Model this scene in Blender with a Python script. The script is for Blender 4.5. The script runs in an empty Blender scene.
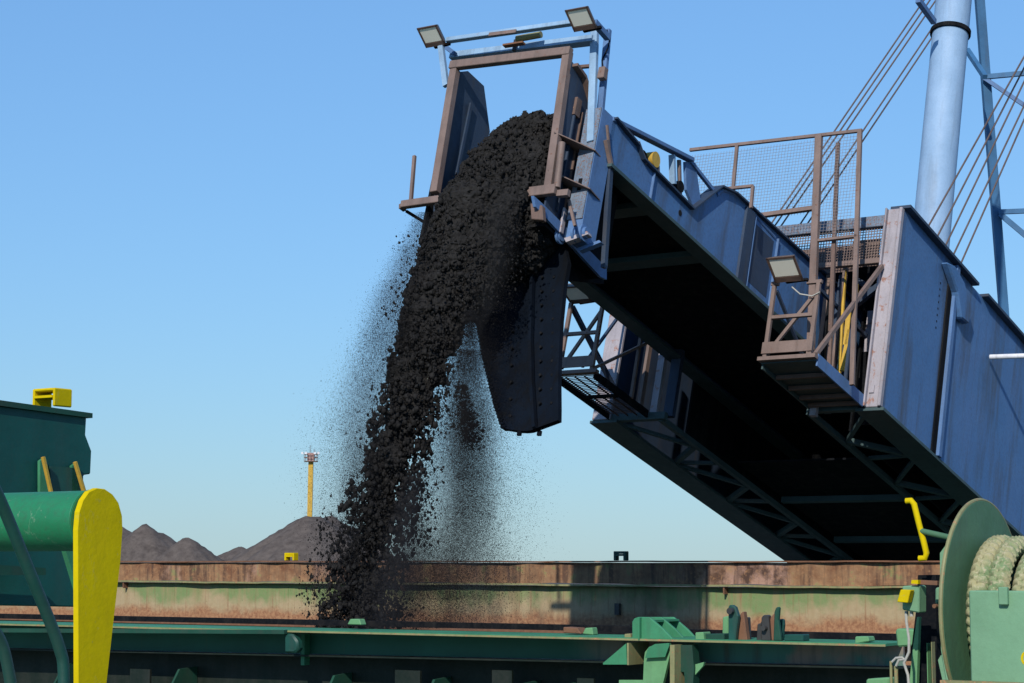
import bpy, math, random
import numpy as np
from mathutils import Vector, Matrix

random.seed(7); rng = np.random.default_rng(11)
scn = bpy.context.scene; C = scn.collection
R = math.radians

# ------------------------------------------------------------------ camera, sky, sun, exposure
FPX = 1991.0; CX, CY = 512.0, 341.5
PITCH = R(6.32)
cam_d = bpy.data.cameras.new('camera'); cam = bpy.data.objects.new('camera', cam_d); C.objects.link(cam)
cam.location = (0, 0, 9.0); cam.rotation_euler = (R(90) + PITCH, 0, 0)
cam_d.sensor_width = 36.0; cam_d.lens = 36.0 * FPX / 1024.0
cam_d.clip_start = 0.1; cam_d.clip_end = 20000
scn.camera = cam

SUN_EL = R(35.0)
SUN_H = Vector((-0.275, -0.961, 0)).normalized()
world = bpy.data.worlds.new('World'); scn.world = world; world.use_nodes = True
wn = world.node_tree.nodes; wl = world.node_tree.links
bg = wn['Background']; sky = wn.new('ShaderNodeTexSky'); sky.sky_type = 'NISHITA'
sky.sun_disc = False; sky.sun_elevation = SUN_EL
sky.sun_rotation = math.atan2(SUN_H.x, SUN_H.y) % (2 * math.pi)
sky.air_density = 1.6; sky.dust_density = 0.0; sky.ozone_density = 6.0
bg.inputs[1].default_value = 0.12
wb = wn.new('ShaderNodeMix'); wb.data_type = 'RGBA'; wb.blend_type = 'MULTIPLY'; wb.inputs[0].default_value = 1.0
wb.inputs[7].default_value = (0.98, 1.56, 2.33, 1)      # white balance and contrast of the whole sky
wg = wn.new('ShaderNodeGamma'); wg.inputs[1].default_value = 0.6; wl.new(sky.outputs[0], wg.inputs[0]); wl.new(wg.outputs[0], wb.inputs[6]); wl.new(wb.outputs[2], bg.inputs[0])
sun_d = bpy.data.lights.new('sun', 'SUN'); sun = bpy.data.objects.new('sun', sun_d); C.objects.link(sun)
sun_d.energy = 4.6; sun_d.angle = R(0.53); sun_d.color = (1.0, 0.93, 0.83)
sdir = Vector((SUN_H.x * math.cos(SUN_EL), SUN_H.y * math.cos(SUN_EL), math.sin(SUN_EL)))
sun.rotation_euler = sdir.to_track_quat('Z', 'Y').to_euler(); sun.location = sdir * 60
scn.view_settings.view_transform = 'Standard'; scn.view_settings.look = 'None'
scn.view_settings.exposure = 0.0; scn.view_settings.gamma = 1.0; scn.view_settings.use_curve_mapping = False
scn.render.resolution_x = 1024; scn.render.resolution_y = 683

# ------------------------------------------------------------------ frames: ship / boom axes
EYE = np.array([0, 0, 9.0])
cp, sp_ = math.cos(PITCH), math.sin(PITCH)
cR = np.array([1.0, 0, 0]); cF = np.array([0, cp, sp_]); cU = np.array([0, -sp_, cp])
def ray(x, y): return cR * (x - CX) / FPX + cU * (CY - y) / FPX + cF
def un(x, y, d): return EYE + ray(x, y) * d
B_ = np.array([0.5358579, 0.78793091, -0.30334995]); C_ = np.array([0.82689484, -0.56235659, 0.0])
N_ = np.cross(C_, B_); HB_ = np.array([0.56235659, 0.82689484, 0.0]); Z_ = np.array([0, 0, 1.0])
def mk(o, x, y, z):
    m = Matrix.Identity(4)
    for i, v in enumerate((x, y, z, o)):
        for j in range(3): m[j][i] = float(v[j])
    return m
BO = np.array([0.52737318, 29.56638724, 14.571337])
BF = (BO, C_, B_, N_)            # boom frame  (t across, s along, u up)
SF = (np.zeros(3), C_, HB_, Z_)  # ship frame  (t along the ship, s outboard, z up)
WF = (np.zeros(3), np.array([1., 0, 0]), np.array([0, 1., 0]), Z_)
def wpt(fr, p): return fr[0] + fr[1] * p[0] + fr[2] * p[1] + fr[3] * p[2]
def loc(fr, P): q = np.array(P) - fr[0]; return (float(q @ fr[1]), float(q @ fr[2]), float(q @ fr[3]))
def on(fr, ax, k, x, y):         # point of frame plane ax=k seen at photo position x,y (survey of the place)
    a = {'t': fr[1], 's': fr[2], 'u': fr[3]}[ax]; r = ray(x, y)
    d = (k - (EYE - fr[0]) @ a) / (r @ a)
    return loc(fr, EYE + r * d)
def bt(k, x, y): return on(BF, 't', k, x, y)
def bs(k, x, y): return on(BF, 's', k, x, y)
def bu(k, x, y): return on(BF, 'u', k, x, y)
def st(k, x, y): return on(SF, 't', k, x, y)
def ss(k, x, y): return on(SF, 's', k, x, y)
def sz(k, x, y): return on(SF, 'u', k, x, y)

# ------------------------------------------------------------------ mesh builder
class MB:
    def __init__(s): s.v = []; s.f = []
    def add(s, vs, fs):
        o = len(s.v); s.v += [tuple(map(float, p)) for p in vs]; s.f += [tuple(i + o for i in f) for f in fs]; return s
    def box(s, x0, x1, y0, y1, z0, z1):
        return s.add([(x0,y0,z0),(x1,y0,z0),(x1,y1,z0),(x0,y1,z0),(x0,y0,z1),(x1,y0,z1),(x1,y1,z1),(x0,y1,z1)],
                     [(0,3,2,1),(4,5,6,7),(0,1,5,4),(1,2,6,5),(2,3,7,6),(3,0,4,7)])
    def bar(s, p, q, w, h=None, up=(0, 0, 1), ext=0.0):
        h = w if h is None else h
        p = Vector(p); q = Vector(q); d = (q - p).normalized(); up = Vector(up)
        if abs(d.dot(up.normalized())) > 0.97: up = Vector((0, 1, 0)) if abs(d.y) < 0.9 else Vector((1, 0, 0))
        x = d.cross(up).normalized() * (w / 2); y = x.normalized().cross(d).normalized() * (h / 2)
        p = p - d * ext; q = q + d * ext
        vs = [p-x-y, p+x-y, p+x+y, p-x+y, q-x-y, q+x-y, q+x+y, q-x+y]
        return s.add(vs, [(0,1,2,3),(7,6,5,4),(0,4,5,1),(1,5,6,2),(2,6,7,3),(3,7,4,0)])
    def path(s, pts, r, n=10, closed=False, caps=True):
        pts = [Vector(p) for p in pts]; m = len(pts); rings = []
        rr = r if isinstance(r, (list, tuple, np.ndarray)) else [r] * m
        ref = None
        for i, p in enumerate(pts):
            a = pts[(i - 1) % m] if (closed or i > 0) else p; b = pts[(i + 1) % m] if (closed or i < m - 1) else p
            d = (b - a).normalized()
            if ref is None: ref = d.orthogonal().normalized()
            ref = (ref - d * ref.dot(d)).normalized(); e = d.cross(ref)
            rings.append([p + (ref * math.cos(2*math.pi*k/n) + e * math.sin(2*math.pi*k/n)) * float(rr[i]) for k in range(n)])
        vs = [v for g in rings for v in g]; fs = []
        for i in range(m if closed else m - 1):
            j = (i + 1) % m
            for k in range(n): fs.append((i*n+k, i*n+(k+1)%n, j*n+(k+1)%n, j*n+k))
        if not closed and caps: fs.append(tuple(range(n))[::-1]); fs.append(tuple((m-1)*n+k for k in range(n)))
        return s.add(vs, fs)
    def tube(s, p, q, r, n=12): return s.path([p, q], r, n)
    def prism(s, pts, ex):
        ex = Vector(ex); n = len(pts); a = [Vector(p) for p in pts]; b = [p + ex for p in a]
        nn = Vector((0, 0, 0))
        for i in range(n): nn += a[i].cross(a[(i+1) % n])
        f0 = tuple(range(n)); f1 = tuple(range(n, 2*n))
        if nn.dot(ex) > 0: fs = [f0[::-1], f1] + [(i, (i+1)%n, n+(i+1)%n, n+i) for i in range(n)]
        else: fs = [f0, f1[::-1]] + [((i+1)%n, i, n+i, n+(i+1)%n) for i in range(n)]
        return s.add(a + b, fs)
    def disc(s, c, axis, r, th, n=40):
        c = Vector(c); axis = Vector(axis).normalized()
        return s.path([c - axis*th/2, c + axis*th/2], r, n)
    def sheet(s, a, b, c, d): return s.add([a, b, c, d], [(0, 1, 2, 3)])

BASE = {}
def props(o, label=None, cat=None, group=None, kind=None):
    if label: o['label'] = label
    if cat: o['category'] = cat
    if group: o['group'] = group
    if kind: o['kind'] = kind
def thing(name, label, cat, fr, base, group=None):
    e = bpy.data.objects.new(name, None); C.objects.link(e); e.empty_display_size = 0.3
    e.matrix_world = mk(wpt(fr, base), fr[1], fr[2], fr[3])
    BASE[e.name] = base; props(e, label, cat, group); return e
def build(mb, name, mat, parent=None, fr=None, base=None, bevel=0.0, smooth=False, label=None, cat=None, group=None, kind=None):
    me = bpy.data.meshes.new(name)
    root = parent
    while root is not None and root.parent is not None: root = root.parent
    if parent is not None: b = BASE[root.name]
    else: b = base if base is not None else (0, 0, 0)
    me.from_pydata([(v[0]-b[0], v[1]-b[1], v[2]-b[2]) for v in mb.v], [], mb.f)
    me.materials.append(mat); o = bpy.data.objects.new(name, me); C.objects.link(o)
    if parent is not None: o.parent = parent
    elif fr is not None: o.matrix_world = mk(wpt(fr, b), fr[1], fr[2], fr[3]); BASE[o.name] = b
    if smooth:
        me.polygons.foreach_set('use_smooth', [True] * len(me.polygons))
        try: me.set_sharp_from_angle(angle=R(40))
        except Exception: pass
    if bevel:
        m = o.modifiers.new('bevel', 'BEVEL'); m.width = bevel; m.segments = 1; m.limit_method = 'ANGLE'; m.angle_limit = R(50)
    props(o, label, cat, group, kind); return o

# ------------------------------------------------------------------ materials
def nodes(name):
    m = bpy.data.materials.new(name); m.use_nodes = True
    return m, m.node_tree.nodes, m.node_tree.links, m.node_tree.nodes['Principled BSDF']
def tex_noise(nd, lk, co, scale, detail=6, rough=0.6, sc=(1, 1, 1)):
    mp = nd.new('ShaderNodeMapping'); mp.inputs['Scale'].default_value = sc; lk.new(co, mp.inputs['Vector'])
    n = nd.new('ShaderNodeTexNoise'); n.inputs['Scale'].default_value = scale; n.inputs['Detail'].default_value = detail
    n.inputs['Roughness'].default_value = rough; lk.new(mp.outputs[0], n.inputs['Vector']); return n.outputs['Fac']
def ramp(nd, lk, fac, a, b):
    r = nd.new('ShaderNodeMapRange'); r.clamp = True; r.inputs[1].default_value = a; r.inputs[2].default_value = b
    lk.new(fac, r.inputs[0]); return r.outputs[0]
def mix(nd, lk, fac, a, b):
    m = nd.new('ShaderNodeMix'); m.data_type = 'RGBA'
    if isinstance(fac, float): m.inputs[0].default_value = fac
    else: lk.new(fac, m.inputs[0])
    for k, v in ((6, a), (7, b)):
        if isinstance(v, tuple): m.inputs[k].default_value = (*v, 1)
        else: lk.new(v, m.inputs[k])
    return m.outputs[2]
def mul(nd, lk, a, b):
    m = nd.new('ShaderNodeMath'); m.operation = 'MULTIPLY'
    for k, v in ((0, a), (1, b)):
        if isinstance(v, float): m.inputs[k].default_value = v
        else: lk.new(v, m.inputs[k])
    return m.outputs[0]
def bump(nd, lk, bs_, h, strength=0.3, dist=0.02):
    b = nd.new('ShaderNodeBump'); b.inputs['Strength'].default_value = strength; b.inputs['Distance'].default_value = dist
    lk.new(h, b.inputs['Height']); lk.new(b.outputs[0], bs_.inputs['Normal'])
def paint(name, col, rust=0.2, rustcol=(0.20, 0.10, 0.06), dirt=0.3, dirtcol=(0.05, 0.045, 0.04), rough=0.55, streak=0.3, sc=1.0, fade=None, metal=0.0, scuff=0.0, scuffcol=(0.3, 0.34, 0.3), spec=0.35):
    m, nd, lk, b = nodes(name)
    co = nd.new('ShaderNodeTexCoord').outputs['Object']
    n1 = tex_noise(nd, lk, co, 1.3 * sc, 7, 0.65); n2 = tex_noise(nd, lk, co, 7 * sc, 8, 0.7)
    n3 = tex_noise(nd, lk, co, 5 * sc, 5, 0.6, (1, 1, 0.12)); n4 = tex_noise(nd, lk, co, 34 * sc, 4, 0.6)
    f = fade if fade else tuple(min(1, c * 1.35 + min(0.02, 0.5 * c)) for c in col)
    dk = tuple(c * 0.72 for c in col)
    c = mix(nd, lk, ramp(nd, lk, n1, 0.3, 0.7), dk, f); c = mix(nd, lk, 0.45, c, col)
    c = mix(nd, lk, mul(nd, lk, ramp(nd, lk, n3, 0.50, 0.72), float(streak)), c, dirtcol)
    c = mix(nd, lk, mul(nd, lk, ramp(nd, lk, n4, 0.45, 0.75), float(dirt * 0.5)), c, dirtcol)
    lo = 0.74 - 0.36 * rust
    rm = ramp(nd, lk, n2, lo, lo + 0.07)
    c = mix(nd, lk, rm, c, mix(nd, lk, ramp(nd, lk, n4, 0.35, 0.65), rustcol, tuple(min(1, x*1.9) for x in rustcol)))
    if scuff:
        n5 = tex_noise(nd, lk, co, 3.2 * sc, 6, 0.6, (1, 1, 0.35)); ab = nd.new('ShaderNodeMath'); ab.operation = 'SUBTRACT'; lk.new(n5, ab.inputs[0]); ab.inputs[1].default_value = 0.52
        a2 = nd.new('ShaderNodeMath'); a2.operation = 'ABSOLUTE'; lk.new(ab.outputs[0], a2.inputs[0])
        c = mix(nd, lk, mul(nd, lk, mul(nd, lk, ramp(nd, lk, a2.outputs[0], 0.006, 0.0015), ramp(nd, lk, n2, 0.45, 0.6)), float(scuff)), c, scuffcol)
        n6 = tex_noise(nd, lk, co, 22 * sc, 6, 0.7); c = mix(nd, lk, mul(nd, lk, ramp(nd, lk, n6, 0.64, 0.68), float(scuff)), c, scuffcol)
    lk.new(c, b.inputs['Base Color'])
    rr = nd.new('ShaderNodeMapRange'); lk.new(n2, rr.inputs[0]); rr.inputs[3].default_value = rough - 0.12; rr.inputs[4].default_value = rough + 0.25
    lk.new(rr.outputs[0], b.inputs['Roughness']); b.inputs['Metallic'].default_value = metal
    b.inputs['Specular IOR Level'].default_value = spec
    ad = nd.new('ShaderNodeMath'); ad.operation = 'MULTIPLY_ADD'; lk.new(n1, ad.inputs[0]); ad.inputs[1].default_value = 5.0; lk.new(n2, ad.inputs[2])
    bump(nd, lk, b, ad.outputs[0], 0.35, 0.006 / sc)
    return m
M = {}
M['blue'] = paint('blue_steel_paint', (0.07, 0.15, 0.31), 0.14, dirt=0.4, streak=0.35, sc=0.8)
M['blue_panel'] = paint('blue_girder_paint', (0.058, 0.165, 0.36), 0.16, rustcol=(0.07, 0.06, 0.075), dirt=0.6, streak=0.75, sc=0.5, fade=(0.085, 0.15, 0.30))
M['blue_light'] = paint('pale_blue_paint', (0.22, 0.35, 0.50), 0.22, dirt=0.3, streak=0.3, sc=1.2)
M['mast'] = paint('mast_paint', (0.22, 0.36, 0.54), 0.16, rustcol=(0.32, 0.22, 0.2), dirt=0.2, streak=0.35, sc=0.6, fade=(0.30, 0.43, 0.60))
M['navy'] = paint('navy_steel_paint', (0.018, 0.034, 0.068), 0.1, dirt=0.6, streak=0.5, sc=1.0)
M['primer'] = paint('rusty_primer_steel', (0.165, 0.115, 0.098), 0.42, rustcol=(0.10, 0.052, 0.036), dirt=0.5, streak=0.4, sc=1.6)
M['primer_dark'] = paint('dark_primer_steel', (0.12, 0.075, 0.06), 0.3, dirt=0.6, streak=0.4, sc=1.6)
M['pale_post'] = paint('faded_post_paint', (0.30, 0.28, 0.31), 0.48, rustcol=(0.18, 0.10, 0.08), dirt=0.3, streak=0.4, sc=0.9)
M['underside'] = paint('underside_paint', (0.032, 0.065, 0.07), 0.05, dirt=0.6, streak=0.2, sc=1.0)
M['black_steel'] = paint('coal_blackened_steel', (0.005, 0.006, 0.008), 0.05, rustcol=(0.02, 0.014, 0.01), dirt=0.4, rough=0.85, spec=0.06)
M['chute'] = paint('coal_dusted_steel', (0.003, 0.006, 0.012), 0.03, rustcol=(0.014, 0.010, 0.009), dirt=0.8, dirtcol=(0.004, 0.004, 0.004), rough=0.85, streak=0.8, spec=0.08)
M['cable'] = paint('rusty_wire_rope', (0.085, 0.062, 0.058), 0.3, rough=0.7, sc=3)
M['wire'] = paint('weathered_wire', (0.20, 0.19, 0.20), 0.2, sc=4)
M['yellow'] = paint('yellow_paint', (0.58, 0.44, 0.0), 0.0, dirt=0.2, dirtcol=(0.22, 0.15, 0.01), rough=0.7, streak=0.2, fade=(0.62, 0.48, 0.0), spec=0.12, scuff=0.3, scuffcol=(0.3, 0.27, 0.12))
M['yellow_worn'] = paint('worn_yellow_paint', (0.50, 0.31, 0.035), 0.25, dirt=0.5, rough=0.5, streak=0.3, sc=2)
M['green'] = paint('green_deck_paint', (0.03, 0.18, 0.085), 0.12, rustcol=(0.25, 0.13, 0.06), dirt=0.3, streak=0.25, sc=1.5)
M['green_tube'] = paint('glossy_green_paint', (0.012, 0.15, 0.06), 0.10, rustcol=(0.08, 0.13, 0.07), scuff=0.35, scuffcol=(0.28, 0.34, 0.26), dirt=0.5, rough=0.4, streak=0.2, sc=1.2)
M['green_pale'] = paint('pale_green_paint', (0.11, 0.27, 0.12), 0.10, rustcol=(0.36, 0.24, 0.12), dirt=0.2, streak=0.2, sc=1.5)
M['green_winch'] = paint('winch_green_paint', (0.135, 0.275, 0.16), 0.03, rustcol=(0.25, 0.2, 0.12), dirt=0.15, streak=0.12, sc=1.2)
M['green_disc'] = paint('drum_green_paint', (0.06, 0.15, 0.078), 0.05, rustcol=(0.16, 0.15, 0.08), dirt=0.3, streak=0.3, sc=1.2)
M['green_dark'] = paint('dark_green_paint', (0.006, 0.045, 0.028), 0.10, rustcol=(0.10, 0.055, 0.03), dirt=0.35, streak=0.3, sc=1.2)
M['teal_dark'] = paint('dark_teal_paint', (0.003, 0.058, 0.050), 0.02, dirt=0.25, streak=0.15, sc=0.8, rough=0.5)
M['rail_green'] = paint('handrail_green_paint', (0.008, 0.055, 0.042), 0.05, dirt=0.2, rough=0.4, sc=2)
M['ochre_edge'] = paint('rusted_flange_edge', (0.20, 0.20, 0.09), 0.5, rustcol=(0.22, 0.12, 0.06), dirt=0.3, sc=3)
M['rust'] = paint('heavy_rust', (0.16, 0.075, 0.04), 0.5, rustcol=(0.08, 0.04, 0.025), dirt=0.5, rough=0.85, sc=3)
M['grease'] = paint('greasy_black_steel', (0.03, 0.03, 0.03), 0.2, rustcol=(0.10, 0.055, 0.03), rough=0.4, sc=4)
M['grey_galv'] = paint('grey_cable_sheath', (0.36, 0.36, 0.33), 0.1, sc=3)
M['white_pipe'] = paint('white_pipe_paint', (0.6, 0.62, 0.66), 0.1, sc=2)
M['tower_blue'] = paint('deep_blue_tower_paint', (0.03, 0.115, 0.24), 0.05, sc=1)
M['blue_rust'] = paint('rusting_blue_face', (0.13, 0.18, 0.25), 0.62, rustcol=(0.10, 0.06, 0.05), dirt=0.8, streak=0.6, sc=4.5)
M['hole'] = paint('shade_dark_hull_paint', (0.0025, 0.008, 0.005), 0.03, sc=0.6)  # near black: shade below the hatch beam is put into this paint
def lamp_glass():
    m, nd, lk, b = nodes('floodlight_glass'); b.inputs['Base Color'].default_value = (0.92, 0.90, 0.78, 1)
    b.inputs['Roughness'].default_value = 0.25; b.inputs['Metallic'].default_value = 0.0; return m
M['glass'] = lamp_glass()
M['lamp_body'] = paint('lamp_housing', (0.10, 0.085, 0.075), 0.2, sc=4)
def coal(name, a, b2, sc=12):
    m, nd, lk, b = nodes(name); co = nd.new('ShaderNodeTexCoord').outputs['Object']
    n = tex_noise(nd, lk, co, sc, 8, 0.7); n2 = tex_noise(nd, lk, co, sc*0.12, 4, 0.5)
    c = mix(nd, lk, ramp(nd, lk, n, 0.35, 0.65), a, b2)
    c = mix(nd, lk, mul(nd, lk, ramp(nd, lk, n2, 0.4, 0.7), 0.4), c, b2)
    lk.new(c, b.inputs['Base Color']); b.inputs['Roughness'].default_value = 0.92; b.inputs['Specular IOR Level'].default_value = 0.12
    bump(nd, lk, b, n, 0.6, 0.03); return m
M['coal'] = coal('falling_coal', (0.0055, 0.0055, 0.0058), (0.025, 0.024, 0.0235))
M['dust'] = coal('coal_dust', (0.008, 0.008, 0.009), (0.02, 0.019, 0.02))
M['pile'] = coal('stockpiled_coal', (0.06, 0.050, 0.045), (0.115, 0.097, 0.086), 0.9)

def coaming_mat(name, upper):
    m, nd, lk, b = nodes(name); co = nd.new('ShaderNodeTexCoord').outputs['Object']
    sx = nd.new('ShaderNodeSeparateXYZ'); lk.new(co, sx.inputs[0]); z = sx.outputs['Z']
    big = tex_noise(nd, lk, co, 0.42, 5, 0.55, (1, 1, 0.6)); med = tex_noise(nd, lk, co, 2.2, 8, 0.65)
    fine = tex_noise(nd, lk, co, 14, 8, 0.7); stk = tex_noise(nd, lk, co, 5.5, 6, 0.6, (1, 1, 0.10)); stk2 = tex_noise(nd, lk, co, 17, 4, 0.6, (1, 1, 0.06))
    green, cream, rust, drk, ora = (0.15, 0.23, 0.09), (0.36, 0.285, 0.17), (0.21, 0.10, 0.055), (0.06, 0.035, 0.028), (0.34, 0.19, 0.10)
    if upper:
        c = mix(nd, lk, ramp(nd, lk, med, 0.35, 0.62), (0.16, 0.075, 0.04), (0.29, 0.175, 0.095))
        c = mix(nd, lk, ramp(nd, lk, med, 0.57, 0.63), c, (0.20, 0.20, 0.08))
        c = mix(nd, lk, ramp(nd, lk, big, 0.56, 0.62), c, mix(nd, lk, ramp(nd, lk, med, 0.42, 0.55), (0.07, 0.04, 0.03), (0.33, 0.20, 0.15)))
        c = mix(nd, lk, mul(nd, lk, ramp(nd, lk, stk, 0.50, 0.62), 0.75), c, drk)
        c = mix(nd, lk, mul(nd, lk, ramp(nd, lk, fine, 0.52, 0.66), 0.6), c, (0.36, 0.19, 0.09))
        c = mix(nd, lk, mul(nd, lk, ramp(nd, lk, stk2, 0.55, 0.7), 0.5), c, drk)
    else:
        # chalked green paint under the ledge, rubbed to cream, rust creeping up from the foot of the plate
        zz = nd.new('ShaderNodeMath'); zz.operation = 'MULTIPLY_ADD'; lk.new(big, zz.inputs[0]); zz.inputs[1].default_value = 1.5; lk.new(z, zz.inputs[2])
        z3 = nd.new('ShaderNodeMath'); z3.operation = 'MULTIPLY_ADD'; lk.new(med, z3.inputs[0]); z3.inputs[1].default_value = 0.9; lk.new(zz.outputs[0], z3.inputs[2])
        c = mix(nd, lk, ramp(nd, lk, z3.outputs[0], 1.52, 1.78), cream, green)
        c = mix(nd, lk, ramp(nd, lk, fine, 0.40, 0.62), mix(nd, lk, 0.3, c, (0.25, 0.20, 0.12)), c)
        c = mix(nd, lk, mul(nd, lk, ramp(nd, lk, stk, 0.48, 0.62), 0.5), c, (0.30, 0.22, 0.12))
        z2 = nd.new('ShaderNodeMath'); z2.operation = 'MULTIPLY_ADD'; lk.new(med, z2.inputs[0]); z2.inputs[1].default_value = -0.55; lk.new(z, z2.inputs[2])
        c = mix(nd, lk, ramp(nd, lk, z2.outputs[0], 0.02, -0.16), c, mix(nd, lk, ramp(nd, lk, fine, 0.4, 0.6), rust, ora))
        c = mix(nd, lk, mul(nd, lk, ramp(nd, lk, stk2, 0.57, 0.7), 0.55), c, rust)
        c = mix(nd, lk, ramp(nd, lk, fine, 0.64, 0.70), c, drk)
    # coal smears under the stream, plus darkening painted where the head's shadow falls
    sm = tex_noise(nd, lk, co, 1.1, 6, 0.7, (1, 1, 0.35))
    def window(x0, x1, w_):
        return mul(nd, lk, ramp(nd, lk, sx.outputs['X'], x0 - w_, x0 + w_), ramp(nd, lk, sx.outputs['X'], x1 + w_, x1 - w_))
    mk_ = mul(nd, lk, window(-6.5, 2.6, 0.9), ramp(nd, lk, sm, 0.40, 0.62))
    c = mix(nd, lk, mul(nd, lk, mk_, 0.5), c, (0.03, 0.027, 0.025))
    lk.new(c, b.inputs['Base Color']); b.inputs['Roughness'].default_value = 0.75; b.inputs['Specular IOR Level'].default_value = 0.2
    bump(nd, lk, b, med, 0.5, 0.03); return m
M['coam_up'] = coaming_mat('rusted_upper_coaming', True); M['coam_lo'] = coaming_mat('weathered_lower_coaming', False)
def beam_mat():
    m, nd, lk, b = nodes('stained_green_beam'); co = nd.new('ShaderNodeTexCoord').outputs['Object']
    sx = nd.new('ShaderNodeSeparateXYZ'); lk.new(co, sx.inputs[0])
    a = ramp(nd, lk, sx.outputs['X'], 6.1, 6.8)     # the right-hand stretch is older, rubbed paint
    stk = tex_noise(nd, lk, co, 7, 6, 0.6, (1, 1, 0.08)); med = tex_noise(nd, lk, co, 1.3, 6, 0.6)
    c = mix(nd, lk, ramp(nd, lk, med, 0.35, 0.65), (0.007, 0.075, 0.045), (0.010, 0.10, 0.062))  # base green darkened to carry the shade on the web
    old = mix(nd, lk, ramp(nd, lk, med, 0.45, 0.58), (0.04, 0.15, 0.12), (0.20, 0.15, 0.12))
    old = mix(nd, lk, mul(nd, lk, ramp(nd, lk, stk, 0.5, 0.65), 0.7), old, (0.03, 0.05, 0.045))
    c = mix(nd, lk, a, c, old); c = mix(nd, lk, mul(nd, lk, ramp(nd, lk, stk, 0.6, 0.72), 0.5), c, (0.10, 0.08, 0.04))
    lk.new(c, b.inputs['Base Color']); b.inputs['Roughness'].default_value = 0.6; return m
M['beam'] = beam_mat()
def water_mat():
    m, nd, lk, b = nodes('harbour_water'); b.inputs['Base Color'].default_value = (0.015, 0.03, 0.035, 1); b.inputs['Roughness'].default_value = 0.12
    co = nd.new('ShaderNodeTexCoord').outputs['Object']; bump(nd, lk, b, tex_noise(nd, lk, co, 0.8, 4, 0.6), 0.4, 0.3); return m
M['water'] = water_mat()
M['yard'] = coal('coal_yard_ground', (0.05, 0.047, 0.045), (0.10, 0.09, 0.08), 0.3)
M['concrete'] = coal('quay_concrete', (0.16, 0.15, 0.14), (0.24, 0.23, 0.21), 0.8)
M['deck'] = paint('ship_deck_paint', (0.05, 0.11, 0.075), 0.3, rustcol=(0.16, 0.09, 0.05), sc=0.6)
def rope_mat():
    m, nd, lk, b = nodes('mooring_rope_fibre'); co = nd.new('ShaderNodeTexCoord').outputs['Object']
    n = tex_noise(nd, lk, co, 9, 5, 0.6); n2 = tex_noise(nd, lk, co, 60, 5, 0.7)
    c = mix(nd, lk, ramp(nd, lk, n, 0.42, 0.60), (0.30, 0.28, 0.15), (0.15, 0.22, 0.10))
    c = mix(nd, lk, ramp(nd, lk, n2, 0.5, 0.65), c, (0.38, 0.34, 0.22))
    lk.new(c, b.inputs['Base Color']); b.inputs['Roughness'].default_value = 0.9; bump(nd, lk, b, n2, 0.6, 0.004); return m
M['rope'] = rope_mat()

# ------------------------------------------------------------------ the setting: water, quay, yard, ship deck, hold
QS = 44.0       # quay edge, ship frame s
build(MB().sheet((-9000, -9000, 0), (9000, -9000, 0), (9000, QS + 1, 0), (-9000, QS + 1, 0)), 'water', M['water'], fr=SF, kind='structure')
build(MB().box(-6000, 6000, QS, QS + 45, -2, 3.0), 'quay', M['concrete'], fr=SF, kind='structure')
build(MB().sheet((-9000, QS + 44, 2.98), (9000, QS + 44, 2.98), (9000, 15000, 2.98), (-9000, 15000, 2.98)), 'ground', M['yard'], fr=SF, kind='structure')
mb = MB()   # deck plates around the open hold
mb.box(-70, 45, 0.0 - 6, 17.3, 6.9, 7.2); mb.box(-70, 45, 33.7, 40, 6.9, 7.2); mb.box(-70, -48, 17.3, 33.7, 6.9, 7.2); mb.box(28, 45, 17.3, 33.7, 6.9, 7.2)
build(mb, 'ship_deck', M['deck'], fr=SF, kind='structure')
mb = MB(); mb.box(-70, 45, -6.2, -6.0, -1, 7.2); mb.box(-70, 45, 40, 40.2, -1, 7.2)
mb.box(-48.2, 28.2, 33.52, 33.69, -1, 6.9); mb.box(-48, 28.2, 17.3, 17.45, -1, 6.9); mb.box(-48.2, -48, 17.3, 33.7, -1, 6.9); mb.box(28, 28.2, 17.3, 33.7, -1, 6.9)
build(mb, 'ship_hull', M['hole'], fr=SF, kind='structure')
# coal already in the hold
mb = MB(); gx, gy = 60, 30; vs = []; fs = []
for i in range(gx + 1):
    for j in range(gy + 1):
        t = -47.8 + 75.6 * i / gx; s = 17.5 + 15.9 * j / gy
        d2 = ((t + 14) / 9.0) ** 2 + ((s - 21.5) / 5.0) ** 2
        vs.append((t, s, 2.0 + 3.6 * math.exp(-d2) + 0.25 * random.random()))
for i in range(gx):
    for j in range(gy): a = i*(gy+1)+j; fs.append((a, a+gy+1, a+gy+2, a+1))
mb.add(vs, fs); build(mb, 'coal_cargo', M['coal'], fr=SF, label='black coal cargo lying in the hold under the falling stream', cat='coal', kind='stuff')

# ------------------------------------------------------------------ far hatch coaming
T0, T1 = -47.0, 27.0
fc = thing('hatch_coaming', 'long rusty green steel coaming wall on the far side of the hold', 'coaming', SF, (-21, 33.5, 7.75))
g = MB(); g.box(T0, T1, 33.5, 33.52, 6.9, 8.53); lo = build(g, 'lower_plate', M['coam_lo'], fc)
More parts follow.
